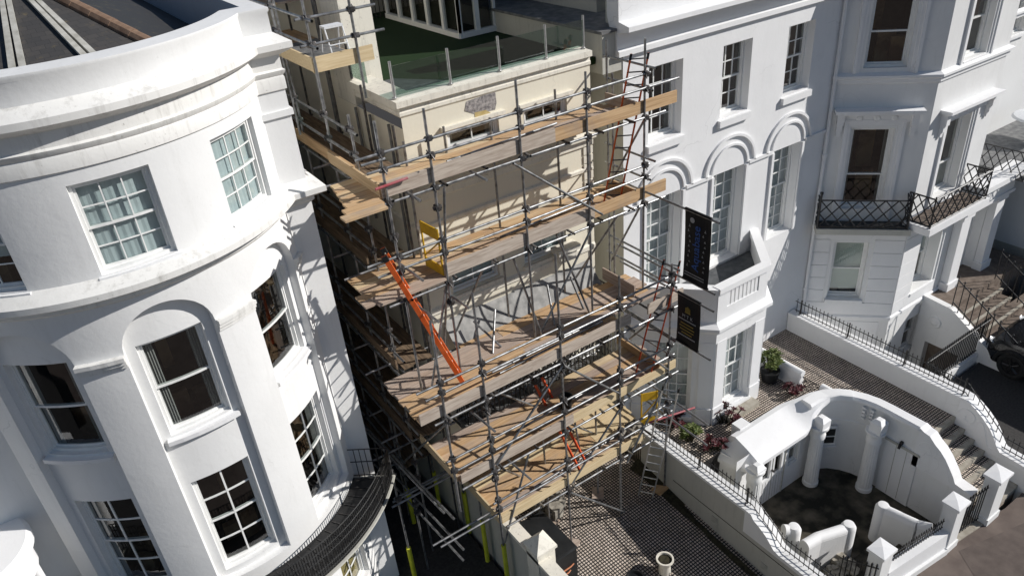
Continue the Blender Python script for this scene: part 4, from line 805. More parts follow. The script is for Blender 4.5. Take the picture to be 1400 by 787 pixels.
m = MB(); m.tube((12.0, -3.86, 1.02), (12.0, -3.93, 1.02), .03, 8); m.build('door_knob', M_STEELD, cw)
# curved wall window and side door
cwf = flat(13.56, -3.875, .62, -.44); m = MB(); bar(m, cwf, .0, .52, .93, 1.5, -.03, .03); w_ = m.build('window', M_FRAME, cw)
m = MB(); m.face(cwf(.04, 1.0, -.034), cwf(.48, 1.0, -.034), cwf(.48, 1.2, -.034), cwf(.04, 1.2, -.034)); m.face(cwf(.04, 1.24, -.034), cwf(.48, 1.24, -.034), cwf(.48, 1.46, -.034), cwf(.04, 1.46, -.034)); m.build('pane', M_BLACKP, w_)
m = MB(); bar(m, cwf, -.03, .55, .86, .92, -.07, .03); m.build('sill', M_WHITE2, w_)
m = MB(); m.box(14.37, 14.395, -6.03, -5.22, .0, 1.62); m.build('side_door', M_WHITE2, cw)
m = MB(); m.box(14.36, 14.372, -5.5, -5.49, .05, 1.6); m.box(14.36, 14.372, -5.76, -5.75, .05, 1.6); m.box(14.34, 14.40, -6.06, -5.2, 1.62, 1.68); m.build('door_joint', M_STAINSHADE, cw)
m = MB(); m.box(14.32, 14.4, -5.62, -5.56, 1.7, 1.78); m.tube((14.31, -5.59, 1.7), (14.28, -5.59, 1.62), .035, 8); m.build('wall_lamp', M_BLACKP, cw)
for x, y in ((10.98, -4.12), (13.28, -4.12), (14.12, -5.06)):
    m = MB(); m.grid([[(x + r_ * (1 + .035 * cos(k * pi / 2)) * cos(2 * pi * k / 72), y + r_ * (1 + .035 * cos(k * pi / 2)) * sin(2 * pi * k / 72), z_) for k in range(72)] for r_, z_ in ((.172, .12), (.152, 1.55))], True); m.lathe(x, y, [(.195, -.02), (.195, .1), (.15, .13)], 24); m.lathe(x, y, [(.15, 1.52), (.18, 1.56), (.18, 1.6), (.18, 1.66), (.155, 1.7), (.155, 1.78), (.23, 1.86), (.23, 1.92), (0, 1.94)], 24); m.build('column', M_WHITE, cw, smooth=True)
    m = MB(); zc_ = 2.2 if y < -4.5 else (2.12 if x > 12 else 1.98); m.box(x - .15, x + .15, y - .19, y + .1, 1.9, zc_); m.grid([[(x - .15, y - .19, zc_), (x + .15, y - .19, zc_), (x + .15, y + .1, zc_), (x - .15, y + .1, zc_)], [(x - .07, y - .1, zc_ + .09), (x + .07, y - .1, zc_ + .09), (x + .07, y + .02, zc_ + .09), (x - .07, y + .02, zc_ + .09)]], True); m.face((x - .07, y - .1, zc_ + .09), (x + .07, y - .1, zc_ + .09), (x + .07, y + .02, zc_ + .09), (x - .07, y + .02, zc_ + .09)); m.build('column_cap', M_WHITE2, cw)
PRF = [(.65, 1.88, 1.9), (.65, 2.14, 2.32), (.59, 2.24, 2.42), (.45, 2.27, 2.44), (.07, 2.14, 2.44), (-.2, 2.02, 2.43), (-.29, 1.96, 2.36), (-.29, 1.86, 2.30), (-.2, 1.82, 2.28), (-.01, 1.80, 2.26)]
NRW = [.27, .27, .25, .2, .0, -.03, -.05, -.05, -.04, -.01]
m = MB(); rows = []
ln = [(11.1 + 2.1 * k / 14, -3.85) for k in range(15)] + inn[1:5]
for k, (px_, py_) in enumerate(ln):
    q0, q1 = ln[max(0, k - 1)], ln[min(len(ln) - 1, k + 1)]; dx, dy = q1[0] - q0[0], q1[1] - q0[1]; l_ = hypot(dx, dy); nx, ny = -dy / l_, dx / l_
    t = min(1.0, max(0.0, (k - 11) / 6.0)); t = t * t * (3 - 2 * t)
    rows.append([(px_ + nx * (o0 * (1 - t) + o1 * t), py_ + ny * (o0 * (1 - t) + o1 * t), za_ * (1 - t) + zb_ * t + .003) for (o0, za_, zb_), o1 in zip(PRF, NRW)])
m.grid(rows); m.face(*rows[-1])
rows = []
for k in range(11):   # left end turns round in plan
    a_ = pi / 2 * k / 10
    rows.append([(11.1 - .38 * sin(a_) * (.65 - o0) / .94, -3.2 - cos(a_) * (.65 - o0), za_ + .003 - .22 * sin(a_)) for o0, za_, zb_ in PRF])
m.grid(rows); m.face(*rows[-1]); m.build('sloping_coping', M_WHITE2, cw, smooth=0.3)
m = MB(); m.prism([(11.12, -3.2)] + [(11.1 - .3 * sin(pi / 2 * k / 8), -3.22 - .62 * cos(pi / 2 * k / 8)) for k in range(9)][::-1] + [(11.12, -3.84)], -.2, 1.9); m.build('wall_end', M_WHITE2, cw)
for x in (11.55,): m = MB(); m.box(x - .17, x + .17, -3.3, -3.04, 1.9, 2.3); m.build('buttress_block', M_WHITE2, cw)
m = MB()
for y in (-4.6, -4.78): 
    for k in range(4): m.box(14.25 if y > -4.7 else 14.3, 14.40, y - .045, y + .045, 1.88 + .1 * k, 1.94 + .1 * k)
m.build('vent_blocks', M_WHITE2, cw)
# low path wall with iron gate beside the pot
lw = thing('low_wall', (14.1, -2.1, 1.9), 'low white wall with rounded top beside the potted shrub', 'wall'); m = MB(); m.box(14.0, 14.16, -2.95, -1.02, 1.9, 2.38); m.tube((14.08, -2.97, 2.38), (14.08, -1.02, 2.38), .09, 12); m.build('wall_face', M_WHITE2, lw, smooth=True)
m = MB(); m.box(13.99, 14.17, -4.0, -3.55, 1.9, 2.3); m.tube((14.08, -3.53, 2.3), (14.08, -4.0, 2.3), .1, 12); tag(m.build('wall_stub', M_WHITE2), 'short white wall stub at the head of the curved courtyard wall', 'wall')
gt = thing('path_gate', (14.08, -3.25, 1.9), 'black lattice iron gate between the low wall and the wall stub on the path', 'gate'); m = MB(); lattice(m, (14.08, -2.97, 0), (14.08, -3.53, 0), 1.95, 2.3, .16, .008); lattice(m, (14.08, -2.97, 0), (14.08, -3.53, 0), 1.95, 2.3, .28, .006); m.build('lattice', M_IRON, gt)
# pavement side: pillars, wall, gates
def pillar(x, y, label, h=2.08, wd=.36):
    p = thing('gate_pillar', (x, y, .82), label, 'pillar', 'white gate pillars along the pavement')
    m = MB(); m.box(x - wd / 2, x + wd / 2, y - .15, y + .15, .3, h); m.build('shaft', M_WHITE, p)
    m = MB(); m.box(x - wd / 2 - .03, x + wd / 2 + .03, y - .18, y + .18, .3, 1.0); m.build('plinth', M_WHITE, p)
    m = MB(); a_ = wd / 2 + .04; m.box(x - a_, x + a_, y - .19, y + .19, h, h + .07); m.grid([[(x - a_, y - .19, h + .07), (x + a_, y - .19, h + .07), (x + a_, y + .19, h + .07), (x - a_, y + .19, h + .07)], [(x, y, h + .115)] * 4], True); m.build('cap', M_WHITE2, p); return p
pillar(10.97, -7.24, 'white gate pillar nearest the patio, left end of the low street wall')
pillar(13.2, -7.46, 'white gate pillar at the right end of the low street wall')
pillar(14.62, -7.58, 'white gate pillar at the foot of the path steps', wd=.44)
sw_ = thing('street_wall', (12.1, -7.35, .3), 'low white street wall with black railing between two pillars', 'wall')
m = MB(); m.hexa([(11.15, -7.44, .2), (13.02, -7.62, .2), (13.02, -7.34, .2), (11.15, -7.16, .2), (11.15, -7.40, 1.42), (13.02, -7.58, 1.42), (13.02, -7.36, 1.42), (11.15, -7.18, 1.42)]); m.build('wall_face', M_WHITE2, sw_)
m = MB(); m.hexa([(11.1, -7.47, .2), (13.02, -7.65, .2), (13.02, -7.34, .2), (11.1, -7.16, .2), (11.1, -7.47, .98), (13.02, -7.65, .98), (13.02, -7.36, .98), (11.1, -7.18, .98)]); m.build('plinth', M_WHITE, sw_)
m = MB(); spikes(m, [Vector((11.16, -7.24, 1.42)), Vector((13.0, -7.42, 1.42))], .3, .075, .009, .05); m.build('railing', M_IRON, sw_)
g1 = thing('iron_gate', (13.9, -7.5, .82), 'black iron gate with spear tops between the two right hand pillars', 'gate'); m = MB(); spikes(m, [Vector((13.4, -7.48, .86)), Vector((14.38, -7.56, .86))], 1.05, .09, .012, .07); m.build('bars', M_IRON, g1)
m = MB(); m.hexa([(13.36, -7.6, .6), (14.4, -7.7, .6), (14.4, -7.4, .6), (13.36, -7.3, .6), (13.36, -7.6, .85), (14.4, -7.7, .85), (14.4, -7.4, .85), (13.36, -7.3, .85)]); tag(m.build('threshold_step', M_STONE), 'sandy stone threshold under the black iron gate', 'step')
g2 = thing('iron_gate', (10.9, -7.5, .82), 'dark iron gate folded back beside the left pillar', 'gate'); m = MB(); spikes(m, [Vector((10.78, -7.35, .86)), Vector((10.72, -6.6, .5))], 1.0, .09, .012, .07); m.build('bars', M_IRON, g2)
# stair walls and steps in the courtyard
def stair_wall(pts, z, label, t=.13):
    o = thing('stair_wall', (*pts[0][:2], 0), label, 'wall', 'scroll ended stair walls in the courtyard'); m = MB()
    for a, b in zip(pts[:-1], pts[1:]):
        d = Vector((b[0] - a[0], b[1] - a[1], 0)).normalized(); n = Vector((-d.y, d.x, 0)) * t
        m.hexa([Vector((a[0], a[1], -.1)) - n, Vector((b[0], b[1], -.1)) - n, Vector((b[0], b[1], -.1)) + n, Vector((a[0], a[1], -.1)) + n, Vector((a[0], a[1], a[2])) - n, Vector((b[0], b[1], b[2])) - n, Vector((b[0], b[1], b[2])) + n, Vector((a[0], a[1], a[2])) + n])
        m.tube((a[0], a[1], a[2]), (b[0], b[1], b[2]), t, 14)
    e = pts[-1]; m.lathe(e[0], e[1], [(t * 1.25, -.1), (t * 1.25, e[2] + .06), (t * .9, e[2] + .15), (0, e[2] + .17)], 18)
    m.build('wall_face', M_WHITE2, o, smooth=True)
stair_wall([(10.75, -5.75, 1.0), (11.15, -5.78, .98), (11.95, -6.0, .92)], 1, 'sunlit white scroll ended stair wall nearest the garden wall')
stair_wall([(13.1, -7.2, 1.15), (13.0, -6.95, 1.1), (12.98, -6.15, .95)], 1, 'white scroll ended stair wall in shade near the street pillar')
stair_wall([(10.75, -5.2, 1.0), (10.95, -5.32, .95)], 1, 'stubby white wall end tucked against the garden wall')
cs = thing('courtyard_steps', (12.2, -6.7, 0), 'worn dark stone steps rising from courtyard to street gate', 'steps')
for k in range(5):
    m = MB(); y0 = -6.25 - .24 * k; m.hexa([(11.1, y0 - .24, -.1), (12.85, y0 - .24, -.1), (12.85, y0, -.1), (11.1, y0, -.1), (11.1, y0 - .24, .14 + .15 * k), (12.85, y0 - .24, .14 + .15 * k), (12.85, y0, .14 + .15 * k), (11.1, y0, .14 + .15 * k)]); m.build('tread', M_COURT, cs)
rk = thing('rubble_heap', (11.5, -6.2, .3), 'small heap of pale stones beside the sunlit stair wall', 'rubble')
m = MB(); rnd = random.Random(3)
for k in range(26):
    x, y = 11.4 + rnd.uniform(-.35, .35), -6.3 + rnd.uniform(-.25, .2); s_ = rnd.uniform(.05, .1); z = .22 + rnd.uniform(0, .1)
    m.hexa([(x + sx * s_ * rnd.uniform(.6, 1.3), y + sy * s_ * rnd.uniform(.6, 1.3), z + sz * s_ * .7) for sz in (-1, 1) for sx, sy in ((-1, -1), (1, -1), (1, 1), (-1, 1))])
m.build('stones', M_RUBBLE, rk)
# ================================================================ plants and small things
def rosette_plant(name, x, y, z, n, rad, h, mt, label, leaf=.11, seed=1, pot=None):
    o = thing(name, (x, y, z), label, 'plant'); rnd = random.Random(seed); m = MB(); stm = MB()
    for k in range(n):
        a_ = rnd.uniform(0, 2 * pi); r_ = rad * sqrt(rnd.random()); c_ = Vector((x + r_ * cos(a_), y + r_ * sin(a_), z + h * rnd.uniform(.5, 1)))
        stm.tube((x + r_ * .3 * cos(a_), y + r_ * .3 * sin(a_), z), c_, .014, 5)
        ax = Vector((cos(a_) * r_ * .7, sin(a_) * r_ * .7, .5)).normalized(); u_ = ax.orthogonal().normalized(); v_ = ax.cross(u_)
        for q in range(13):
            b_ = q * 2.4; l_ = leaf * (.45 + .55 * (13 - q) / 13) * rnd.uniform(.85, 1.2); up = .15 + .75 * q / 13; d_ = (u_ * cos(b_) + v_ * sin(b_)); tip = c_ + d_ * l_ + ax * l_ * up; mid = c_ + d_ * l_ * .6 + ax * l_ * up * .4; s_ = ax.cross(d_) * l_ * .24
            m.face(c_, mid + s_, tip, mid - s_)
    m.build('leaves', mt, o); stm.build('stems', M_SOIL, o)
    if pot: m = MB(); m.lathe(x, y, [(pot * .8, z - .3), (pot, z), (pot * 1.05, z), (pot * 1.05, z + .03), (pot * .9, z + .03), (pot * .88, z - .03), (0, z - .03)], 20); m.build('pot', M_CHAR, o, smooth=True)
    return o
rosette_plant('succulent', 11.62, -2.65, 1.9, 20, .38, .4, M_RED, 'dark red leafy succulent below the corner of the porch bay', .13, 1)
rosette_plant('succulent', 10.72, -3.12, 1.9, 15, .28, .3, M_RED, 'dark red succulent between the railing and the sloping coping', .12, 2)
rosette_plant('succulent', 13.75, -2.95, 1.9, 14, .22, .3, M_RED, 'small dark red succulent behind the far end of the sloping coping', .11, 3)
rosette_plant('succulent', 10.6, -1.9, 1.9, 14, .25, .35, M_RED, 'shaded dark red succulent behind the ladder at the terrace edge', .11, 5)
rosette_plant('grass_tuft', 10.5, -2.55, 1.9, 18, .2, .4, M_GREEN, 'yellow green tuft behind the garden wall railing', .16, 4)
rosette_plant('potted_shrub', 13.72, -2.25, 2.25, 30, .24, .5, M_GREEN, 'yellow green shrub in a grey tub beside the low path wall', .15, 6, .24)
PLOT = FLAT
g = thing('planter', (8.6, -3.72, -.2), 'pale round planter full of earth on the patio', 'planter')
m = MB(); m.lathe(8.6, -3.72, [(.12, -.25), (.15, -.16), (.13, .06), (.18, .2), (.205, .23), (.205, .27), (.165, .27), (.16, .2)], 28); m.build('bowl', M_CREAMT, g, smooth=True)
m = MB(); m.lathe(8.6, -3.72, [(.162, .215), (.1, .23), (0, .22)], 20); m.build('earth', M_SOIL, g)
g = thing('planter', (7.78, -3.62, -.2), 'dark round planter cut by the bottom edge of the photo', 'planter'); m = MB(); m.lathe(7.78, -3.62, [(.15, -.25), (.21, .12), (.22, .15), (.19, .15), (.17, .09), (0, .09)], 24); m.build('bowl', M_CHAR, g, smooth=True)
g = thing('hose_coil', (6.5, -1.95, 0), 'copper coloured hose coil at the foot of the grey garden wall', 'hose'); m = MB()
p_ = [Vector((6.35 + .24 * cos(k / 4.0) + .004 * k * sin(k), -2.55 + .22 * sin(k / 4.0), .25 + .006 * k + .1 * sin(k / 4.0))) for k in range(88)]; m.path(p_, .017, 6); m.build('coil', M_COPPER, g, smooth=True)
g = thing('storage_box', (6.4, -2.1, 0), 'dark charcoal storage box behind the garden wall pier', 'box'); m = MB(); m.box(5.98, 6.82, -2.75, -1.45, -.1, 1.05); m.build('box_body', M_CHAR, g); m = MB(); m.hexa([(5.95, -2.78, 1.05), (6.85, -2.78, 1.05), (6.85, -1.42, 1.05), (5.95, -1.42, 1.05), (5.98, -2.75, 1.16), (6.82, -2.75, 1.1), (6.82, -1.45, 1.1), (5.98, -1.45, 1.16)]); m.build('lid', M_CHAR, g)
g = thing('rubble_sack', (7.45, -1.0, 0), 'bulging sacks and offcuts under the lowest scaffold deck', 'rubble'); m = MB(); rnd = random.Random(8)
for k in range(9):
    x, y, s_ = 7.5 + rnd.uniform(-.3, .4), -.8 + rnd.uniform(-.2, .4), rnd.uniform(.1, .16); m.hexa([(x + sx * s_ * rnd.uniform(.7, 1.2), y + sy * s_ * rnd.uniform(.7, 1.2), .02 + (sz > 0) * s_ * 2.2) for sz in (-1, 1) for sx, sy in ((-1, -1), (1, -1), (1, 1), (-1, 1))])
m.build('sacks', M_RUBBLE, g)

# ================================================================ scaffold
XS = [4.55, 5.44, 7.28, 8.84, 10.33]; YU, YL, YI = -1.05, -1.93, -.02
D = {1: 9.7, 2: 7.8, 3: 5.55, 4: 3.68, 5: 1.98}
sc = thing('front_scaffold', (7.5, -1.0, 0), 'tall tube scaffold with five boarded decks against the front of the cream house', 'scaffold')
al = thing('alley_scaffold', (5.0, 4, 0), 'tube scaffold with narrow boarded decks running down the dark alley', 'scaffold')
COUNT = {}
def tube(p0, p1, name, parent=None, mt=None, r=.0245):
    m = MB(); m.tube(p0, p1, r, 10); m.tube(Vector(p0), Vector(p0) + (Vector(p1) - Vector(p0)).normalized() * .004, r * 1.02, 10); COUNT[name] = COUNT.get(name, 0) + 1
    return m.build(name, mt or M_STEEL, parent or sc, smooth=True)
cm = MB(); cm.box(-.05, .05, -.06, .06, -.045, .045); cm.tube((-.075, 0, 0), (.075, 0, 0), .042, 8); cm.tube((0, -.075, .0), (0, .075, .0), .042, 8); cm.tube((.035, .05, -.03), (.035, .11, .06), .013, 5); cm.tube((-.035, -.05, .03), (-.035, -.11, -.06), .013, 5)
CP = None
def coupler(p, parent=None):
    global CP
    parent = parent or sc; k = 'coupler' + parent.name; COUNT[k] = COUNT.get(k, 0) + 1
    if COUNT[k] > 98: return
    if CP is None: CP = cm.build('coupler', M_STEELD, parent, org=(0, 0, 0)); c = CP
    else: c = CP.copy(); C.objects.link(c); c.parent = parent
    ORG[c] = Vector(p); c.location = Vector(p) - ORG[parent]; c.rotation_euler = (random.uniform(-.2, .2), random.uniform(-.2, .2), random.uniform(-.4, .4))
rj = random.Random(11)
# uprights
for x in XS:
    tube((x, YU, D[3] + .04), (x + rj.uniform(-.01, .01), YU, 10.95 + rj.uniform(-.1, .25)), 'upright_pole')
    zt = {4.55: 7.7, 5.44: 7.9, 7.28: 7.98, 8.84: 6.9, 10.33: 6.6}[x]
    tube((x, YL, {4.55: 3.05, 5.44: 1.0}.get(x, -.02)), (x + rj.uniform(-.012, .012), YL, zt), 'upright_pole')
    if x > 5: tube((x, YI - .05, 0.0 if x < 10 else 1.9), (x, YI - .05, 10.15 + rj.uniform(0, .3)), 'upright_pole')
tube((6.3, YI, D[1]), (6.3, YI, 10.25), 'upright_pole'); tube((8.0, YI, D[1]), (8.0, YI, 10.2), 'upright_pole')
for x in (7.28, 8.84): tube((x, -1.05, 0), (x, -1.05, 3.7), 'upright_pole')
tube((10.33, .1, 1.9), (10.33, .1, 11.0), 'upright_pole')
# padded feet in the alley and base boards
for i, (x, y) in enumerate(((5.44, YL), (5.44, -1.05), (5.56, -.04), (4.6, 1.1), (5.4, 1.2))):
    m = MB(); m.tube((x, y, 0.02), (x, y, 1.38 if i < 3 else 1.2), .055, 12); m.tube((x, y, .62), (x, y, .66), .058, 12); m.build('tube_padding', M_YEL, sc)
    if i: tube((x, y, 0), (x, y, 2.0 if i < 3 else 4.0), 'upright_pole')
for x, y, rz in ((7.28, YL, .5), (7.3, -1.05, .2), (8.84, -1.05, .9), (10.2, YL, .1)):
    m = MB(); c_, s_ = cos(rz), sin(rz); q = lambda a, b, z: (x + a * c_ - b * s_, y + a * s_ + b * c_, z)
    m.hexa([q(-.2, -.15, 0.005), q(.2, -.15, .005), q(.2, .15, .005), q(-.2, .15, .005), q(-.2, -.15, .045), q(.2, -.15, .045), q(.2, .15, .045), q(-.2, .15, .045)]); m.build('sole_board', M_WX, sc)
# decks: each a part with its boards beneath it
def deck(parent, z, rows, name='deck', axis='x', mt=None):
    d = bpy.data.objects.new(name, None); C.objects.link(d); d.parent = parent; r0 = rows[0]; org = Vector((r0[1], r0[0], z)) if axis == 'x' else Vector((r0[0], r0[1], z)); d.location = org - ORG[parent]; ORG[d] = org; d.empty_display_size = .2
    for r in rows:
        c0, a, b = r[0], r[1], r[2]; cuts = [a]
        while cuts[-1] < b - .05: cuts.append(min(b, cuts[-1] + rj.uniform(2.7, 3.5)))
        if len(cuts) > 2 and cuts[-1] - cuts[-2] < .8: cuts.pop(-2)
        for e0, e1 in zip(cuts[:-1], cuts[1:]):
            dz = rj.uniform(0, .012); dy = rj.uniform(-.006, .006); m = MB()
            if axis == 'x': m.box(e0 + .004, e1 - .004, c0 + dy, c0 + dy + .222, z + dz, z + dz + .038)
            else: m.box(c0 + dy, c0 + dy + .222, e0 + .004, e1 - .004, z + dz, z + dz + .038)
            m.build('board', (mt if mt is not M_NEW or rj.random() < .6 else None) or (M_WX if axis == 'x' else M_WY), d)
    return d
deck(sc, D[1], [(-1.42, 3.62, 4.38), (-1.19 - .03, 3.74, 4.42)] + [(-1.0 + .228 * k, 3.85 + .04 * k, 10.15 + rj.uniform(-.1, .3)) for k in range(5)])
deck(sc, D[2], [(-1.1, 4.02, 5.4)] + [(-1.0 + .228 * k, (3.8 if k < 2 else 3.95) + (1.15 if k in (9,) else 0), 10.25 + rj.uniform(-.1, .25)) for k in range(5)])
deck(sc, D[3], [(-1.88 + .228 * k, 4.07 + rj.uniform(-.03, .03), (9.15 if k < 2 else 10.45) + rj.uniform(-.1, .1)) for k in range(7)] + [(-.27, 5.9, 9.7)])
deck(sc, D[4], [(-1.88 + .228 * k, 4.66 + rj.uniform(-.03, .03), 10.45 + rj.uniform(-.1, .15)) for k in range(6)])
deck(sc, D[5], [(-1.88 + .228 * k, 5.5 + rj.uniform(-.02, .02), (9.6 if k < 3 else 10.0) + rj.uniform(-.1, .1)) for k in range(8)], mt=M_NEW)
def toe(p0, p1, z, mt=M_PLY, parent=None, h=.225):
    p0 = Vector((*p0, z)); p1 = Vector((*p1, z)); n = Vector((-(p1 - p0).y, (p1 - p0).x, 0)).normalized() * .019; u = Vector((0, 0, h)); m = MB()
    m.hexa([p0 - n, p1 - n, p1 + n, p0 + n, p0 - n + u, p1 - n + u, p1 + n + u, p0 + n + u]); m.build('toe_board', mt, parent or sc)
toe((4.48, YU + .045), (8.1, YU + .045), D[1] + .02, h=.27); toe((8.1, YU + .045), (11.25, YU + .045), D[1] + .02, M_NEW if 0 else M_WX, h=.25)
toe((5.42, YU + .045), (9.0, YU + .045), D[2] + .02, h=.27); toe((9.0, YU + .045), (11.0, YU + .045), D[2] + .02, M_WX, h=.27)
toe((4.06, YL + .045), (6.6, YL + .045), D[3] + .02, h=.25); toe((6.6, YL + .045), (9.2, YL + .045), D[3] + .02, h=.25); toe((9.7, YL + .045), (10.75, YL + .045), D[3] + .02, h=.25)
toe((4.7, YL + .045), (7.55, YL + .045), D[4] + .02); toe((7.55, YL + .045), (10.6, YL + .045), D[4] + .02, M_NEW)
toe((5.5, YL + .045), (9.62, YL + .045), D[5] + .01, M_NEW)
toe((4.47, -.98), (4.47, 1.2), D[1] + .04, M_WY); toe((10.2, -.95), (10.2, .0), D[1] + .04, M_WY); toe((10.18, -.95), (10.18, -.1), D[2] + .04, M_WY); toe((9.95, -1.2), (9.95, -.1), D[3] + .04, M_WY, h=.3); toe((10.2, -1.8), (10.2, -.3), D[4] + .04, M_WY); toe((5.46, -1.85), (5.46, -.2), D[5] + .02, M_NEW); toe((4.64, -1.8), (4.64, -.3), D[4] + .03, M_WY)
# ledgers, guard rails and transoms
def front(y, z, x0, x1, name, mt=None, cps=True, dy=-.05):
    tube((x0, y + dy, z + rj.uniform(-.02, .02)), (x1, y + dy, z + rj.uniform(-.02, .02)), name, mt=mt)
    if cps:
        for x in XS:
            if x0 - .05 < x < x1 + .05: coupler((x, y + dy * .5, z))
for d, y, xa, xb in ((1, YU, 4.1, 10.9), (2, YU, 3.95, 10.95), (3, YL, 4.05, 10.7), (4, YL, 4.4, 10.65), (5, YL, 5.3, 10.05)):
    z = D[d]
    front(y, z - .06, xa + .25, xb - .05, 'ledger_pole'); front(YI - .05, z - .06, 5.3, 9.75, 'ledger_pole', cps=False)
    front(y, z + .5 + .03 * d % .1, xa + .15, (11.2 if d == 1 else 10.45), 'guard_rail'); front(y, z + .82, xa, 10.42, 'guard_rail')
    for x in [4.6, 5.6, 6.5, 7.4, 8.3, 9.1, 9.9]:
        if x > xa + .3: tube((x, y - rj.uniform(.05, .2), z - .02), (x, .18, z - .02), 'cross_pole', mt=M_STEELD if rj.random() < .5 else None); 
    for x in (10.33,):
        for h in (.5, .95): tube((x + .05, y - rj.uniform(.1, .3), z + h), (x + .05, .25, z + h), 'cross_pole')
for z in (6.4, 8.35): tube((10.4, -3.1, z - (.05 if z < 7 else .38)), (10.4, -.1, z - (.05 if z < 7 else .38)), 'banner_pole')
for z in (5.93, 4.68): tube((10.4, -3.1, z), (10.4, -.2, z), 'banner_pole')
for z in (2.9, 2.3): tube((10.38, -3.2, z), (10.38, -.1, z + .06), 'cross_pole')
tube((9.7, -1.98, 2.55), (11.0, -2.2, 2.45), 'cross_pole', mt=M_STEELR)
tube((4.17, YU - .06, 10.42), (4.6, YU - .06, 10.42), 'cross_pole'); tube((4.35, YU - .04, 9.95), (4.95, YU - .04, 9.97), 'cross_pole', mt=M_STEELR)
# braces
for p0, p1 in (((7.05, -1.12, 9.62), (9.12, -1.12, 7.9)), ((7.3, -1.99, 5.42), (8.8, -1.99, 3.9)), ((7.3, -1.99, 1.82), (8.9, -1.99, .1)), ((10.28, -1.99, 3.6), (9.0, -1.99, 1.7)), ((8.9, -1.1, 7.75), (7.45, -1.0, 5.62)), ((8.05, -.95, 7.75), (8.75, -1.05, 5.62)), ((7.0, -.9, 7.6), (7.45, -1.05, 5.62)), ((5.6, -1.1, 9.6), (5.5, -.9, 7.85)),
               ((10.4, -1.0, 9.6), (10.15, -.2, 8.0)), ((10.35, -1.0, 7.75), (10.3, .0, 5.9)), ((10.3, -1.9, 5.5), (10.25, -.5, 3.8)), ((4.6, YL, 5.4), (4.45, .9, 2.2)), ((9.0, -1.95, 3.6), (7.4, -1.9, 1.95)), ((5.44, -1.0, 7.7), (4.75, -1.1, 5.65)), ((5.44, -1.0, 7.7), (5.5, -.3, 5.7)), ((6.3, -.9, 5.6), (6.9, -.15, 6.05)), ((7.9, -.9, 5.6), (8.3, -.15, 6.1)), ((6.55, -.85, 5.62), (6.35, -.15, 6.0)), ((8.75, -.85, 5.62), (8.95, -.15, 6.05))):
    tube(p0, p1, 'brace_pole', mt=M_STEEL)
for p0, p1 in (((6.3, -1.95, 3.6), (5.5, -1.9, 1.4)), ((7.35, -1.95, 5.45), (5.5, -1.95, 3.75)), ((8.9, -1.97, 5.4), (10.3, -1.97, 3.8)), ((5.5, -1.0, 5.4), (7.2, -1.0, 3.75)), ((7.3, -1.0, 3.55), (8.8, -1.0, 2.05)), ((9.6, -1.05, 7.7), (9.2, .1, 5.7)), ((5.5, -1.7, 3.6), (6.6, -1.0, 2.0)), ((10.3, -1.1, 3.6), (9.7, -.2, 2.1)), ((6.2, -1.05, 7.7), (6.0, .1, 5.7)), ((8.2, -1.2, 2.05), (8.4, -.6, 3.6)), ((6.6, -1.55, 2.07), (9.3, -1.42, 2.07)), ((6.0, -1.62, 5.66), (8.7, -1.55, 5.66)), ((5.9, -1.5, 5.66), (9.0, -1.47, 5.66)), ((7.0, -.5, 7.9), (9.4, -.42, 7.9)), ((6.0, -.55, 9.8), (8.6, -.4, 9.8)), ((6.4, -1.4, 3.79), (9.2, -1.3, 3.79))):
    tube(p0, p1, 'loose_pole', mt=M_STEEL)
for p in ((4.55, YU, 9.0), (5.44, YU, 9.25), (5.44, YU, 7.3), (5.44, YL, 5.2), (7.28, YL, 5.3), (7.28, YL, 1.8), (4.55, YU, 8.3), (8.84, YL, 3.5), (5.44, YL, 3.4)): coupler(p)
for x, y, z, dy in ((4.6, YU, 8.3, -.55), (4.9, YU, 9.62, -.3), (5.44, YU, 7.35, -.5), (5.2, YL, 5.1, -.5), (5.9, YL, 3.4, -.5), (6.2, YU, 9.6, -.35), (4.75, YU, 7.4, -.6)): tube((x, y + .2, z + .1), (x + .1, y + dy, z), 'cross_pole')
# bridge of tubes toward the bow fronted house
for x, y in ((3.84, -.35), (4.2, -.35)):
    tube((x, y, -.02 if x < 4 else -.3), (x, y, 3.85 if x < 4 else 2.3), 'upright_pole')
    if x < 4: m = MB(); m.tube((x, y, 0), (x, y, 1.0), .055, 12); m.build('tube_padding', M_YEL, sc)
for z, x0, x1, y in ((2.35, 4.0, 5.45, -1.9), (2.15, 3.95, 5.4, -1.6), (3.0, 3.5, 5.3, -.9), (2.6, 3.7, 5.4, -.4), (3.2, 3.7, 5.5, .4)): tube((x0, y, z), (x1, y, z), 'cross_pole')
for x, z in ((3.86, 3.5), (4.05, 3.2), (4.15, 2.2), (4.1, 1.9)): tube((x, 1.6, z + .06), (x + .35, -1.9, z - .3), 'ledger_pole')
for p in ((3.84, -.4, 3.3), (3.84, -.4, 2.6), (4.2, -.4, 2.2), (4.2, -.4, 1.95)): coupler(p)
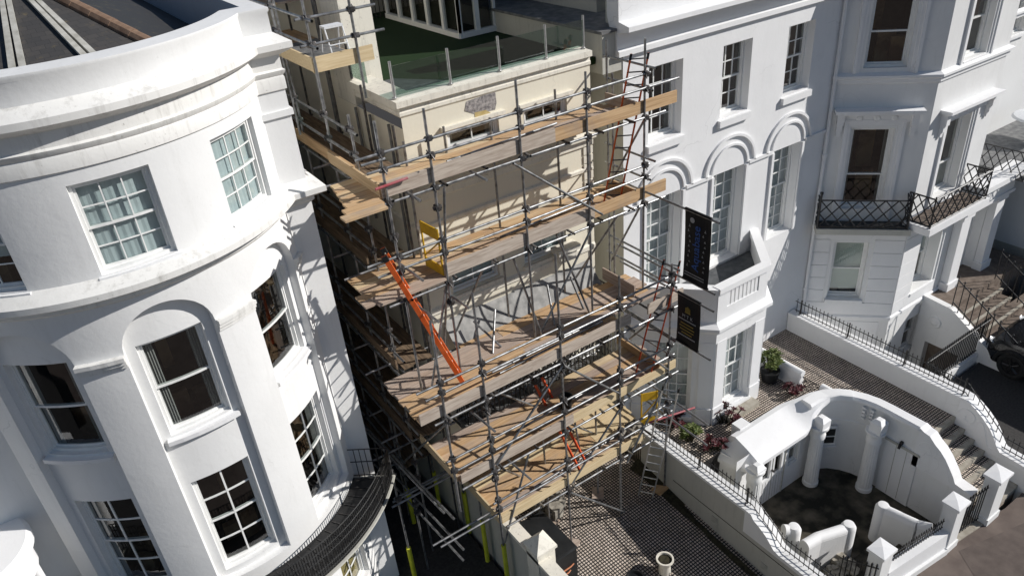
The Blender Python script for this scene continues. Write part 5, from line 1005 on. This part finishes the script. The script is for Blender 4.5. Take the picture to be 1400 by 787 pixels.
# alley scaffold
for y, z0, z1 in ((.05, 0, 10.9), (1.2, 0, 11.4), (2.7, 0, 12.9), (4.4, 0, 13.3), (6.2, 0, 13.3), (8.2, 0, 13.3)):
    tube((4.56, y, z0), (4.56, y, z1), 'upright_pole', al); tube((5.34, y, z0), (5.34, y, z1 - .4), 'upright_pole', al, M_STEELD)
for z, ya in ((9.7, .05), (7.8, .3), (5.55, -.15), (3.68, -.2), (1.98, 1.0)):
    deck(al, z, [(4.62 + .228 * k, ya + rj.uniform(-.05, .05), 9.5) for k in range(3)], axis='y', mt=M_WD)
    toe((4.52, ya + .1), (4.52, 9.5), z + .03, M_WY if z > 9 else M_WD, al)
    for h in (-.06, .5, .95): tube((4.5, ya - .4, z + h), (4.5, 9.5, z + h), 'ledger_pole' if h < 0 else 'guard_rail', al)
    for y in (.3, 1.3, 2.8, 4.5, 6.3): tube((4.15 - .2 * (y < 1), y, z - .03), (5.42, y, z - .03), 'cross_pole', al, M_STEEL if y < 1.5 else M_STEELD)
    for y in (.05, 1.2, 2.7): coupler((4.53, y, z + .5), al); coupler((4.53, y, z + .95), al)
deck(al, 11.5, [(4.5 + .228 * k, .75, 4.6) for k in range(4)], axis='y', name='upper_deck')
m = MB(); m.box(4.48, 5.36, .95, 3.1, 11.552, 11.565); m.build('dark_sheet', M_LEAD, al)
toe((4.36, .72), (5.5, .72), 11.52, M_NEW, al, .26); toe((4.40, .75), (4.40, 4.6), 11.52, M_NEW, al, .24)
for h in (.5, .93): tube((4.2, .66, 11.5 + h), (5.75 if h < .6 else 5.65, .66, 11.5 + h), 'guard_rail', al); tube((4.36, .3, 11.5 + h), (4.36, 7.5, 11.5 + h), 'guard_rail', al)
tube((4.4, .68, 10.9), (4.4, .68, 12.9), 'upright_pole', al); tube((5.2, .68, 10.9), (5.2, .68, 13.4), 'upright_pole', al); tube((4.4, 2.4, 10.0), (4.4, 2.4, 13.2), 'upright_pole', al)
deck(al, 12.25, [(4.4 + .228 * k, 3.4, 9.2) for k in range(4)], axis='y', name='upper_deck'); toe((5.32, 3.4), (5.32, 9.2), 12.3, M_WY, al)
for h in (.5, .95): tube((4.3, 3.0, 12.25 + h), (4.3, 9.2, 12.25 + h), 'guard_rail', al)
for p in ((4.4, .66, 12.43), (4.4, .66, 12.0), (5.2, .66, 12.43), (5.2, .66, 12.0), (4.38, 2.4, 12.43), (4.38, 2.4, 12.0)): coupler(p, al)
# ladders
def ladder(p0, p1, side, w, label, mt, name='ladder', gap=.25, rail=(.032, .03), rung=M_ALU, cat='ladder', foot=True):
    p0 = Vector(p0); p1 = Vector(p1); s_ = Vector(side).normalized() * w / 2; o = thing(name, p0, label, cat); d = (p1 - p0); n = int(d.length / gap); dn = d.normalized(); k_ = dn.cross(s_.normalized())
    for sg in (-1, 1):
        a, b = p0 + s_ * sg, p1 + s_ * sg; e = s_.normalized() * rail[0] / 2; f_ = k_ * rail[1]; m = MB(); m.hexa([a - e - f_, a + e - f_, a + e + f_, a - e + f_, b - e - f_, b + e - f_, b + e + f_, b - e + f_]); r_ = m.build('rail', mt, o)
        if foot:
            m = MB(); m.hexa([b - dn * .12 - e * 1.4 - f_ * 1.1, b - dn * .12 + e * 1.4 - f_ * 1.1, b - dn * .12 + e * 1.4 + f_ * 1.1, b - dn * .12 - e * 1.4 + f_ * 1.1, b - e * 1.4 - f_ * 1.1, b + e * 1.4 - f_ * 1.1, b + e * 1.4 + f_ * 1.1, b - e * 1.4 + f_ * 1.1]); m.build('end_cap', M_BLACKP, r_)
    for k in range(n):
        c_ = p0 + d * (k + .6) / n; m = MB(); m.tube(c_ - s_, c_ + s_, .014, 8); m.build('rung', rung, o)
    return o
ladder((9.72, -.72, 7.85), (10.42, -.80, 10.85), (.25, -.18, 0), .34, 'orange ladder at the right end reaching above the top deck', M_ORANGEB, rung=M_STEELD)
ladder((9.72, -1.72, 3.74), (10.45, -1.82, 6.6), (.2, -.28, 0), .34, 'dark red ladder beside the lower banner between the third and fourth decks', M_ORANGE, rung=M_STEELD)
ladder((5.36, -1.2, 5.62), (4.32, -.98, 8.75), (.12, .3, 0), .3, 'bright orange ladder at the left end leaning up to the second deck', M_ORANGEB, rung=M_LEADP, rail=(.05, .045))
ladder((7.9, -1.7, 2.03), (7.42, -.75, 4.35), (.22, .1, 0), .3, 'orange red ladder through the middle of the lowest decks', M_ORANGE, rung=M_STEELD)
ladder((9.7, -1.9, 0.03), (10.05, -2.32, 3.65), (.15, -.22, 0), .36, 'long silver aluminium ladder standing on the patio against the lowest deck', M_ALU)
def trap_gate(q, label):
    o = thing('ladder_gate', q[0], label, 'gate', 'yellow safety gates on the decks'); q = [Vector(v) for v in q]; a, b, c_, d_ = q; th = (b - a).cross(d_ - a).normalized() * .012
    for t0, t1, nm in ((0, .2, 'lower_panel'), (.76, 1.0, 'upper_panel')):
        p = [a.lerp(d_, t0), b.lerp(c_, t0), b.lerp(c_, t1), a.lerp(d_, t1)]; m = MB(); m.hexa([p[0] - th, p[1] - th, p[1] + th, p[0] + th, p[3] - th, p[2] - th, p[2] + th, p[3] + th]); m.build(nm, M_GATEY, o)
    for e0, e1 in ((a, d_), (b, c_)): m = MB(); m.tube(e0, e1, .02, 8); m.build('frame_tube', M_GATEY, o)
    m = MB(); m.tube(a.lerp(d_, .24), b.lerp(c_, .72), .016, 6); m.build('diagonal', M_GATEY, o)
trap_gate(((5.36, -.42, 7.85), (5.41, -.97, 7.85), (5.41, -.97, 8.8), (5.36, -.42, 8.8)), 'yellow safety gate on the second deck beside the ladder opening')
trap_gate(((9.95, -1.45, 1.98), (10.32, -1.6, 1.98), (10.32, -1.6, 2.95), (9.95, -1.45, 2.95)), 'yellow safety gate at the right end of the lowest deck')
# step stool on the upper alley deck
o = thing('step_stool', (5.15, 1.6, 11.57), 'white metal step stool on the topmost alley deck', 'stool')
m = MB(); m.box(4.98, 5.34, 1.5, 1.72, 12.02, 12.06); m.build('top_plate', M_CURT, o)
for x in (4.99, 5.33):
    for y0, y1 in ((1.52, 1.36), (1.7, 1.86)): m = MB(); m.tube((x, y1, 11.57), (x, y0, 12.03), .014, 6); m.build('leg', M_CURT, o)
m = MB(); m.tube((4.99, 1.4, 11.75), (5.33, 1.4, 11.75), .012, 6); m.tube((4.99, 1.83, 11.75), (5.33, 1.83, 11.75), .012, 6); m.build('rung', M_CURT, o)
o = thing('bucket', (7.72, -1.42, 3.72), 'dark bucket standing on the fourth deck behind the new toe board', 'bucket'); m = MB(); m.lathe(7.72, -1.42, [(0, 3.73), (.12, 3.73), (.15, 4.03), (.16, 4.03), (.16, 4.05), (.14, 4.05), (.12, 3.78)], 20); m.build('pail', M_CHAR, o, smooth=True)
o = thing('rolled_sack', (9.4, -1.55, 2.03), 'crumpled pale and blue sacks on the right of the lowest deck', 'sack'); m = MB(); rnd = random.Random(5)
for k in range(4):
    x, y, s_ = 9.3 + .16 * k, -1.5 + rnd.uniform(-.15, .15), .1; m.hexa([(x + sx * s_ * rnd.uniform(.7, 1.2), y + sy * s_ * rnd.uniform(.7, 1.2), 2.03 + (sz > 0) * s_ * 1.6) for sz in (-1, 1) for sx, sy in ((-1, -1), (1, -1), (1, 1), (-1, 1))])
m.build('sacks', M_RUBBLE, o)
# banners
def banner(y0, y1, z0, z1, label):
    o = thing('banner', (10.4, (y0 + y1) / 2, z0), label, 'banner', 'black advertising banners on the scaffold'); m = MB(); n = 8
    for s_ in (-.004, .004): m.grid([[(10.4 + s_ + .018 * sin(6 * j / n + k * .9), y0 + (y1 - y0) * j / n, z0 + (z1 - z0) * k / 4) for j in range(n + 1)] for k in range(5)])
    m.build('cloth', M_BANNER, o)
    for z in (z0, z1): m = MB(); m.tube((10.4, y0, z), (10.4, y1, z), .03, 8); m.build('hem', M_BANNER, o)
    return o
X0 = 10.372
Mv = lambda y, z: Matrix(((0, 0, -1, X0), (0, 1, 0, y), (1, 0, 0, z), (0, 0, 0, 1)))      # reads upward
Mh = lambda y, z: Matrix(((0, 0, -1, X0), (-1, 0, 0, y), (0, 1, 0, z), (0, 0, 0, 1)))     # reads toward the street
b1 = banner(-2.2, -2.9, 6.38, 7.99, 'upper black banner with blue Aquabase lettering on the scaffold end')
textmesh('Aquabase', .27, Mv(-2.56, 7.2), M_TBLUE, 'lettering', b1)
rnd = random.Random(2)
for yy in (-2.36, -2.76):
    m = MB()
    for k in range(9):
        z = 6.72 + .115 * k; h = rnd.uniform(.03, .06); yo = yy + rnd.uniform(-.03, .03); m.box(X0 - .002, X0 + .002, yo - .022, yo + .022, z, z + .012); m.box(X0 - .002, X0 + .002, yo - .006, yo + .006, z, z + h)
    m.build('small_lettering', M_TWHITE, b1)
m = MB(); m.tube((X0, -2.42, 7.8), (X0 + .002, -2.42, 7.8), .06, 16); m.build('emblem', M_TWHITE, b1)
m = MB()
for k in range(2):
    for q in range(16): m.box(X0 - .002, X0 + .002, -2.27 - .034 * q - .024, -2.27 - .034 * q, 6.56 - .06 * k, 6.58 - .06 * k)
m.build('contact_line', M_TWHITE, b1)
b2 = banner(-2.08, -2.74, 4.7, 5.95, 'lower black banner with gold emblem and gold lines of text')
m = MB()
for k in range(5): yo = -2.41 + .03 * (k - 2); m.box(X0 - .002, X0 + .002, yo - .008, yo + .008, 5.57, 5.72 - .02 * abs(k - 2))
m.box(X0 - .002, X0 + .002, -2.49, -2.33, 5.55, 5.57); m.build('emblem', M_TGOLD, b2)
textmesh('M T K', .12, Mh(-2.41, 5.45), M_TWHITE, 'lettering', b2)
for i, (z, n, mt) in enumerate(((5.34, 15, M_TWHITE), (5.24, 11, M_TGOLD), (5.16, 13, M_TGOLD), (5.08, 12, M_TGOLD), (5.0, 9, M_TGOLD), (4.92, 15, M_TWHITE))):
    m = MB()
    for q in range(n): yo = -2.41 + .034 * (n / 2 - q); m.box(X0 - .002, X0 + .002, yo - .026, yo, z, z + .028)
    m.build('text_line', mt, b2)
